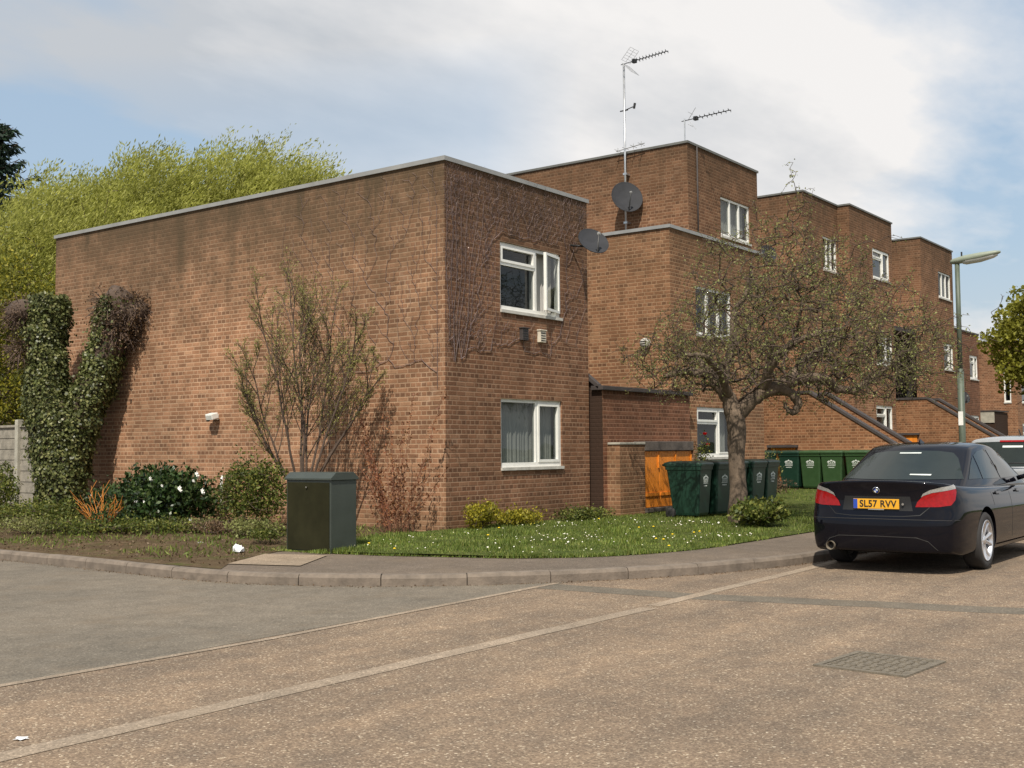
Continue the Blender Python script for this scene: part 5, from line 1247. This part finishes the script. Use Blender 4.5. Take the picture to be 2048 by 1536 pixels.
bush('low_hedge_plant', 'dark leafy undergrowth below the orange twigs', 'bush', bed(215, 1068, 10.9), (.4, .6, .20), 1800, .05, 'l_cam', lumps=6)
bush('leafy_bush', 'bright green bush at the left photo edge before the fence', 'bush', bed(-25, 1040, 11.9), (.5, .75, .62), 3600, .06, 'l_green', lumps=7)
bush('low_hedge_plant', 'small green weeds beside the left side of the cabinet', 'bush', bed(540, 1090, 10.9), (.25, .30, .12), 700, .04, 'l_green', lumps=4)
bush('low_hedge_plant', 'brown and green weeds between camellia and privet bush', 'bush', bed(430, 1075, 11.3), (.3, .7, .13), 1200, .04, 'l_brown', lumps=5)
bush('low_hedge_plant', 'dark green undergrowth between orange twigs and camellia', 'bush', bed(265, 1050, 11.9), (.4, .6, .30), 1900, .055, 'l_green', lumps=7)
bush('low_hedge_plant', 'olive undergrowth left of the ivy stump foot below the fence', 'bush', bed(20, 1060, 11.0), (.5, .8, .22), 1700, .05, 'l_green', lumps=7)
bush('low_hedge_plant', 'brown green weeds under the privet bush', 'bush', bed(500, 1068, 11.2), (.3, .55, .16), 1300, .045, 'l_crab', lumps=6)
bush('leafy_bush', 'dark bush in front of the gable between ivy stump and camellia', 'bush', bed(235, 985, 13.1), (.3, .7, .42), 1900, .06, 'l_cam', lumps=6)
for k_, (bx_, by_, bX_, m_, lb_) in enumerate(((330, 1066, 11.2, 'l_green', 'low bright weeds at the front foot of the white flowered bush'), (405, 1062, 11.5, 'l_crab', 'low brownish weeds right of the white flowered bush'), (140, 1076, 10.4, 'l_green', 'low weeds at the bed edge left of the orange twigs'), (55, 1080, 10.2, 'l_crab', 'low brown weeds near the kerb at the left edge'), (448, 1000, 12.6, 'l_green', 'green bush behind the white overflow pipe'), (250, 1072, 10.8, 'l_green', 'low weeds at the bed edge right of the orange twigs'))):
    bush('low_hedge_plant', lb_, 'bush', bed(bx_, by_, bX_), (.35, .75, .13 if k_ != 4 else .34), 1500, .045, m_, lumps=8)
q = Vector(bed(205, 1052, 10.75)); t = thing('orange_twig_shrub', 'small shrub of bright orange twigs between ivy stump and camellia', 'shrub', q)
nd = [q.copy()]; pr = [-1]
for k in range(15):
    d = (RX*random.uniform(-1.1, 1.1)+FW*random.uniform(-.4, .4)+Vector((0, 0, random.uniform(.55, 1.2)))).normalized(); prev = 0; p = nd[0]; L_ = random.uniform(.4, .72); n = 7
    for m in range(n):
        d = (d+Vector((random.gauss(0, .06), random.gauss(0, .06), .03))).normalized(); p = p+d*L_/n; nd.append(p); pr.append(prev); prev = len(nd)-1
        if m > 1:
            e = (d+RX*random.uniform(-.8, .8)+FW*random.uniform(-.5, .5)).normalized(); nd.append(p+e*L_*.12); pr.append(prev); nd.append(p+e*L_*.26+Vector((0, 0, .01))); pr.append(len(nd)-2)
plant(t, nd, pr, None, .0034, 'ortwig', 4, 'twigs', .010, 3)
P = [np.array(n_)+rng.normal(size=3)*.05 for n_ in nd for _ in range(1)]; leaves('leaves', P, .035, 'l_brown', t)
# plants at the front wall
t = bush('yellow_plant', 'clump of yellow green flowering plants at the foot of the front wall corner', 'plant', (14.25, 11.2, .17), (.42, .25, .24), 1700, .05, 'l_yel', lumps=4, dir_up=1.2)
bush('yellow_plant', 'lower clump of yellow green plants below the downstairs window', 'plant', (15.2, 11.15, .17), (.60, .24, .16), 1700, .05, 'l_yel', lumps=5, dir_up=1.2)
bush('low_plant', 'low green plants at the foot of the wall left of the bin store', 'plant', (17.0, 11.1, .17), (.75, .28, .13), 1900, .045, 'l_green', lumps=7)
bush('flowering_plant', 'tall loose plant in front of the window behind the bins', 'plant', (21.4, 11.1, .17), (.26, .20, .84), 1100, .05, 'l_green', lumps=6, nstem=110); fpl = [o for o in COL.objects if o.name == 'flowering_plant'][0]
for q in ((21.38, 11.0, 1.72), (21.50, 11.0, 1.50)):
    mb = MB(); mb.disc_rev([(.001, -.04), (.04, -.02), (.05, .02), (.001, .03)], 9, Matrix.Translation(q)); mb.build('flower', 'red', fpl, world=True)
bush('garden_shrub', 'thin yellowish shrub between the crooked tree and the first stair', 'shrub', (26.0, 12.0, .3), (.7, .5, .62), 1100, .055, 'l_shrub', lumps=5, nstem=160)
bush('low_hedge_plant', 'dry brown twiggy plant beside the second group of bins', 'bush', (24.6, 11.0, .3), (.6, .5, .28), 700, .045, 'l_brown', lumps=4, nstem=120)

# --- big trees behind
def willow(label, c, r, n, lean=(.45, -.35), group='pale green willows behind the nearest house'):
    t = thing('willow_tree', label, 'tree', (c[0], c[1], 0), group=group); mb = MB(); seeds = []
    for k in range(5):
        a = random.uniform(0, 2*PI); pts = [Vector((c[0], c[1], 0)), Vector((c[0], c[1], c[2]*.35))]
        for q in range(1, 6): f_ = q/5; pts.append(Vector((c[0]+math.cos(a)*r[0]*.6*f_, c[1]+math.sin(a)*r[1]*.6*f_, c[2]*.35+(c[2]*.85+r[2]*.2)*.7*f_)))
        mb.tube(pts, [.30, .26, .18, .14, .10, .07, .04], 8)
        for q, p in enumerate(pts[2:]): seeds.append((p, (-1 if k == 0 else 0) if q == 0 else len(seeds)-1))
    mb.build('trunk', 'bark', t, smooth=True, world=True)
    tg = ell(150, c, [x*.9 for x in r], .2); nd, pr, tp = grow(seeds, tg, .6, .1, .1); plant(t, nd, pr, tp, .012, 'twig', 4, 'branches', .08)
    P = []; D = []
    lump = [(np.array(c)+np.clip(rng.normal(size=3)*.42, -.72, .72)*np.array(r), random.uniform(.24, .5)) for _ in range(26)]; n = int(n*1.7)
    W_ = np.array([RX.x, RX.y, .55])
    for _ in range(n):
        q, s_ = random.choice(lump) if random.random() < .55 else (np.array(c), .85)
        v = rng.normal(size=3); v /= np.linalg.norm(v); v[2] = abs(v[2])*.9+v[2]*.3; p = q+v*np.array(r)*s_*(.5+.5*rng.random()**.5)
        if p[2] < .5: continue
        d = np.array([v[0]*.45, v[1]*.45, .75])+W_*random.uniform(.2, .8)+rng.normal(size=3)*.2; d /= np.linalg.norm(d); Ls_ = random.uniform(.4, 1.0); m = int(Ls_/.05)
        for j in range(m):
            a = j/m; pp = p+d*Ls_*a+W_*np.array([1, 1, -1.2])*a*a*.28; P.append(pp+rng.normal(size=3)*.06); D.append(d+W_*a*.5)
    V, F = leafgeo(np.array(P), .135, .27, D=np.array(D)*1.3, spread=.6); npmesh('crown', V, F, 'l_will', t, True); return t
def cpos(xpx, depth): a = (xpx-1024)/2318*depth; return (RX.x*a+FW.x*depth, RX.y*a+FW.y*depth)
for (xp, dep, zc, rx, rz, n, lb) in ((150, 38, 6.8, 3.3, 3.4, 3200, 'pale willow left of the tallest one behind the gable'), (300, 36, 7.2, 2.9, 3.3, 2900, 'tallest pale willow behind the gable with windblown top'), (450, 38, 7.9, 3.1, 3.3, 3400, 'pale willow right of the tallest one, top just above the gable'), (600, 37, 7.2, 2.3, 3.2, 2600, 'rightmost pale willow thinning out over the roof line'), (50, 34, 5.2, 2.3, 3.2, 1500, 'pale willow at the left photo edge above the golden tree')):
    x, y = cpos(xp, dep); willow(lb, (x, y, zc), (rx, rx, rz), n)
def clump_tree(name, label, c, r, n, size, mat, lumps=30, ls=.3, trunk='barkd', up=.2, aspect=.5, zmin=.3, nb=120):
    t = thing(name, label, 'tree', (c[0], c[1], 0)); mb = MB(); mb.tube([(c[0], c[1], 0), (c[0]+.05, c[1], c[2]*.5), (c[0], c[1]+.05, c[2]+r[2]*.5)], [.22, .17, .05], 10); mb.build('trunk', trunk, t, smooth=True, world=True)
    seeds = [(Vector((c[0], c[1], z)), k-1) for k, z in enumerate(np.linspace(max(.5, c[2]-r[2]), c[2]+r[2]*.5, 8))]
    nd, pr, tp = grow(seeds, ell(nb, c, [q*.92 for q in r], .3), .35, .08, .12); plant(t, nd, pr, tp, .008, trunk, 4, 'branches', .07)
    L_ = [(np.array(q), random.uniform(.7, 1.3)*ls) for q in ell(lumps, c, [q*.85 for q in r], .55)]; P = []
    while len(P) < n:
        q, s_ = random.choice(L_); v = rng.normal(size=3); v /= np.linalg.norm(v); p = q+v*max(r)*s_*(.4+.6*rng.random()**.5)*np.array([1, 1, .7])
        if p[2] > zmin: P.append(p)
    leaves('crown', P, size, mat, t, aspect=aspect, D=np.array([0, 0, up])); return t
x, y = cpos(20, 28.5); clump_tree('golden_conifer', 'dense golden green tree behind the fence at the left edge', (x, y, 3.6), (1.9, 1.9, 3.5), 42000, .085, 'l_gold', 110, .26, up=.5)
x, y = cpos(-130, 29); clump_tree('golden_conifer', 'golden green tree outside the left edge next to the fence', (x, y, 3.4), (1.6, 1.6, 3.3), 9000, .10, 'l_gold', 50, .3, up=.5)
x, y = cpos(2140, 40); mp = clump_tree('maple_tree', 'young yellow green maple at the right edge above the silver car', (x, y, 5.1), (2.95, 2.9, 3.4), 26000, .13, 'l_maple', 110, .17, up=-.2, aspect=.9, zmin=1.8)
# dark cedar far left
x, y = cpos(-25, 40); t = thing('cedar_tree', 'dark drooping conifer rising behind the willows in the top left corner', 'tree', (x, y, 0)); mb = MB(); mb.tube([(x, y, 0), (x, y, 8), (x, y, 13.3)], [.35, .22, .03], 10); mb.build('trunk', 'barkd', t, smooth=True, world=True)
P = []; D = []; nd = []; pr = []
for k in range(120):
    z = 3+10.2*k/120; a = k*2.4; Lb = (13.6-z)*.36*random.uniform(.75, 1.1)+.4; prev = -1; o_ = Vector((x, y, z)); dv = Vector((math.cos(a), math.sin(a), 0))
    for i in range(13):
        f_ = i/12; p = o_+dv*Lb*f_+Vector((0, 0, -.35*f_*Lb*.6+.75*f_**2.4*Lb*.55)); nd.append(p); pr.append(prev); prev = len(nd)-1
        for _ in range(int(10*(1.15-f_*.6))):
            s_ = random.uniform(-1, 1)*.30*(1.1-f_); q = p+dv.cross(Vector((0, 0, 1)))*s_+Vector((random.gauss(0, .04), random.gauss(0, .04), -abs(s_)*.5-random.random()*.12)); P.append(np.array(q)); D.append(np.array(dv+Vector((0, 0, -.4))))
plant(t, nd, pr, None, .012, 'barkd', 4, 'branches', .04, 3); V, F = leafgeo(np.array(P), .28, .30, D=np.array(D), spread=.5); npmesh('crown', V, F, 'l_dark', t, True)
# far hedge mass seen beyond the fence
P = []
for _ in range(14000): P.append(np.array([17.5+1.3*rng.normal()*.4+rng.random()*1.5, 26+14*rng.random(), 2.6*rng.random()**.7+.1*rng.normal()]))
o = leaves('hedge', P, .14, 'l_cam', None); tag(o, 'dark hedge growing behind the grey fence', 'hedge')

# --- lawn grass, daisies, dandelions
from mathutils.geometry import intersect_point_tri_2d
def inpoly(x, y, P):
    c = False; j = len(P)-1
    for i in range(len(P)):
        if (P[i][1] > y) != (P[j][1] > y) and x < (P[j][0]-P[i][0])*(y-P[i][1])/(P[j][1]-P[i][1])+P[i][0]: c = not c
        j = i
    return c
pts = []
def fillg(n, x0, x1, y0, y1):
    k = 0
    while k < n:
        x = random.uniform(x0, x1); y = random.uniform(y0, y1)
        if inpoly(x, y, LAWN) and not (10.48 < x < 11 and 10.68 < y < 11.56): pts.append((x, y, gz(x, y)+.008)); k += 1
bare = [(random.uniform(10.8, 22), random.uniform(7.1, 10.8), random.uniform(.1, .35)) for _ in range(26)]
fillg(30000, 10.5, 16, 6.95, 11.5); fillg(20000, 16, 22, 6.95, 11.3); fillg(9000, 22, 30, 6.95, 12.6)
# ragged edge and tufts
for _ in range(2600):
    i = random.randrange(len(LAWN[:22])-1); a, b = LAWN[i], LAWN[i+1]; f_ = random.random(); x = a[0]+(b[0]-a[0])*f_+random.gauss(0, .03); y = a[1]+(b[1]-a[1])*f_+random.gauss(0, .03); pts.append((x, y, .125))
for _ in range(1600):
    a = random.random(); x, y = random.choice(((10.46+.05*random.gauss(0, 1), 10.7+a*.85), (10.5+a*.5, 10.64+.04*random.gauss(0, 1)))); pts.append((x, y, .13))
for _ in range(1500):
    x = 13.8+a*0+random.random()*4; pts.append((x, 11.48+random.gauss(0, .05), .17))
Pn = np.array(pts); n = len(Pn); thin = np.ones(n)
for bx_, by_, br_ in bare: thin = np.minimum(thin, .35+.65*np.clip(np.hypot(Pn[:, 0]-bx_, Pn[:, 1]-by_)/br_-.2, 0, 1))
h = rng.uniform(.02, .05, n)*(1+.5*np.sin(Pn[:, 0]*2.2)*np.sin(Pn[:, 1]*2.9)+.4*np.sin(Pn[:, 0]*5.1+1)*np.sin(Pn[:, 1]*6.3))*thin; d = rng.normal(size=(n, 3)); d[:, 2] = 0; d /= np.linalg.norm(d, axis=1, keepdims=True)
w = .006; side = np.cross(d, [0, 0, 1.]); T_ = Pn+d*h[:, None]*rng.uniform(.1, .8, n)[:, None]+np.array([0, 0, 1.])*h[:, None]
V = np.stack([Pn-side*w, Pn+side*w, T_], 1).reshape(-1, 3); F = np.arange(3*n).reshape(n, 3); o = npmesh('grass', V, F, 'grass'); tag(o, 'short green grass blades of the lawn', 'grass', kind='stuff')
mb = MB(); nd_ = 0
while nd_ < 200:
    x = random.uniform(10.8, 17.5); y = random.uniform(7.1, 10.8)
    if random.random() > .12+.88*max(0, math.sin(x*1.7+1)*math.sin(y*1.9)): continue
    if not inpoly(x, y, LAWN): continue
    z = gz(x, y)+random.uniform(.045, .065); r = random.uniform(.006, .010)
    if random.random() < .06: r *= 1.7
    tl = Vector((random.gauss(-.35, .3), random.gauss(-.3, .3), 1)).normalized().to_track_quat('Z', 'Y').to_matrix().to_4x4(); Tm = Matrix.Translation((x, y, z)) @ tl
    mb.cur = 0; mb.disc_rev([(.001, .001), (r, .003)], 8, Tm); mb.cur = 1; mb.disc_rev([(.001, .005), (r*.35, .003)], 6, Tm); nd_ += 1
o = mb.build('daisies', ['petal', 'dand']); tag(o, 'many tiny white daisies scattered over the lawn', 'daisies', kind='stuff')
for i, (x, y) in enumerate(((1278, 1058), (1307, 1056), (1312, 1076), (1327, 1077), (1338, 1089), (1388, 1064), (1399, 1062), (1174, 1036), (1198, 1044), (738, 1090), (789, 1098), (976, 1077), (998, 1063), (1345, 1068))):
    p = px(x, y, 2, .21); g_ = gz(p.x, p.y); t = thing('dandelion', 'yellow dandelion flower in the lawn', 'flower', (p.x, p.y, g_), group='dandelions in the lawn')
    mb = MB(); mb.tube([(0, 0, 0), (.004, 0, .07)], .003, 5); mb.build('stem', 'grass', t)
    mb = MB(); mb.disc_rev([(.001, .086), (.012, .084), (.019, .078), (.016, .072), (.001, .068)], 10); mb.build('flower_head', 'dand', t, smooth=True)
# litter
def crumple(name, label, p, r, mat, flat=.6):
    bm = bmesh.new(); bmesh.ops.create_icosphere(bm, subdivisions=2, radius=r)
    for v in bm.verts: v.co *= random.uniform(.55, 1.35); v.co.z = abs(v.co.z)*flat*random.uniform(.6, 1.7)
    me = bpy.data.meshes.new(name); bm.to_mesh(me); bm.free(); me.materials.append(MT[mat]); o = bpy.data.objects.new(name, me); link(o); o.location = p; tag(o, label, 'litter')
crumple('plastic_bag', 'crumpled white plastic bag lying at the edge of the soil bed', px(478, 1103, 2, .14), .07, 'litter', .9)
crumple('paper_scrap', 'small brownish scrap of litter on the soil left of the white bag', px(402, 1088, 2, .15), .05, 'pvc_dirty')
crumple('paper_scrap', 'small white scrap of paper on the road at the bottom left', px(42, 1477, 2, .006), .035, 'litter', .15)
# fallen leaves and twigs on the soil
P = [];
for _ in range(5200):
    x = random.uniform(8.6, 13.6); y = random.uniform(10.6, 22)
    if inpoly(x, y, SOIL): P.append(np.array([x, y, sz(x, y)+.016+.010*random.random()]))
o = leaves('leaf_litter', P, .04, 'l_brown', None, aspect=.5); tag(o, 'dry leaves lying on the bare soil', 'dead leaves', kind='stuff')
P = []
for _ in range(6500):
    x = random.uniform(9.0, 13.6); y = random.uniform(11.6, 22)
    if inpoly(x, y, SOIL) and math.sin(x*2.1)*math.sin(y*1.7) > -.1: P.append(np.array([x, y, sz(x, y)+.012]))
o = leaves('weeds', P, .075, 'grass', None, aspect=.2, D=np.array([0, 0, 1.4])); tag(o, 'low weeds growing on the soil bed', 'weeds', kind='stuff')
# grit in the gutter
P = []
for _ in range(2200):
    p, tt_ = atlen(KL, sl, random.uniform(36, 62)); nn = Vector((-tt_.y, tt_.x)); q = p-nn*abs(random.gauss(0, .05)); P.append(np.array([q.x, q.y, .004]))
o = leaves('gutter_grit', P, .016, 'l_brown', None, aspect=.8); tag(o, 'dry blossom and grit lying along the gutter', 'grit', kind='stuff')

# ------------------------------------------------------------------ light and sky
sd = Vector((-1, -.48, 1.40)).normalized(); el = math.asin(sd.z); az = math.atan2(sd.x, sd.y)
ld = bpy.data.lights.new('sun', 'SUN'); ld.energy = 5.0; ld.angle = math.radians(.55); ld.color = (1, .93, .82); lo = bpy.data.objects.new('sun', ld); link(lo); lo.rotation_euler = sd.to_track_quat('Z', 'Y').to_euler(); lo.location = (0, 0, 30)
w = bpy.data.worlds.new('World'); S.world = w; w.use_nodes = True; nt = w.node_tree; nt.nodes.clear(); N = NT(nt)
out = N.n('ShaderNodeOutputWorld'); bg = N.n('ShaderNodeBackground'); bg.inputs[1].default_value = .10
sky = N.n('ShaderNodeTexSky', sky_type='NISHITA'); sky.sun_disc = False; sky.sun_elevation = el; sky.sun_rotation = az; sky.air_density = 1.2; sky.dust_density = 2.0
tc = N.n('ShaderNodeTexCoord').outputs['Generated']; sp = N.n('ShaderNodeSeparateXYZ'); N.l(tc, sp.inputs[0])
zz = N.m('ADD', N.m('MAXIMUM', sp.outputs[2], 0), .16); cx = N.m('DIVIDE', sp.outputs[0], zz); cy = N.m('DIVIDE', sp.outputs[1], zz)
cv = N.n('ShaderNodeCombineXYZ'); N.l(cx, cv.inputs[0]); N.l(cy, cv.inputs[1]); cv.inputs[2].default_value = 3.7
mp_ = N.n('ShaderNodeMapping'); mp_.inputs['Rotation'].default_value = (0, 0, .5); mp_.inputs['Scale'].default_value = (.55, .9, 1); mp_.inputs['Location'].default_value = (.35, .1, 0); N.l(cv.outputs[0], mp_.inputs[0])
n1_ = N.noise(mp_.outputs[0], 1.05, 8, .52); n2_ = N.noise(mp_.outputs[0], 2.6, 6, .55)
cov = N.map(N.m('ADD', N.m('MULTIPLY', n1_, .8), N.m('MULTIPLY', n2_, .2)), .43, .53)
# brighter towards picture right, greyer to the left
hx = N.m('ADD', N.m('MULTIPLY', sp.outputs[0], RX.x), N.m('MULTIPLY', sp.outputs[1], RX.y))
br = N.map(N.m('ADD', hx, N.m('MULTIPLY', N.m('SUBTRACT', n2_, .5), 1.7)), -.32, .28)
cc = N.mix(br, (5.6, 5.9, 6.3), (9.1, 8.9, 8.75))
blue = N.mix(.55, sky.outputs[0], (5.5, 7.1, 8.9))
bump_ = N.m('MULTIPLY', N.m('MAXIMUM', N.m('SUBTRACT', 1, N.m('POWER', N.m('ABSOLUTE', N.m('DIVIDE', N.m('SUBTRACT', sp.outputs[2], N.m('ADD', .27, N.m('MULTIPLY', hx, .10))), .075)), 2)), 0), N.map(hx, -.02, .06, .6, 0))
cov = N.m('SUBTRACT', cov, bump_, clamp=True)
col = N.mix(cov, blue, cc); haze = N.map(sp.outputs[2], .0, .16, .6, 0); col = N.mix(haze, col, (7.2, 7.2, 7.2)); N.l(col, bg.inputs[0]); N.l(bg.outputs[0], out.inputs[0])
S.view_settings.view_transform = 'Standard'; S.view_settings.look = 'None'; S.view_settings.exposure = 0; S.view_settings.gamma = 1
S.render.engine = 'CYCLES'; S.cycles.max_bounces = 5; S.cycles.transparent_max_bounces = 12; S.cycles.use_denoising = True
S.render.resolution_x = 1024; S.render.resolution_y = 768
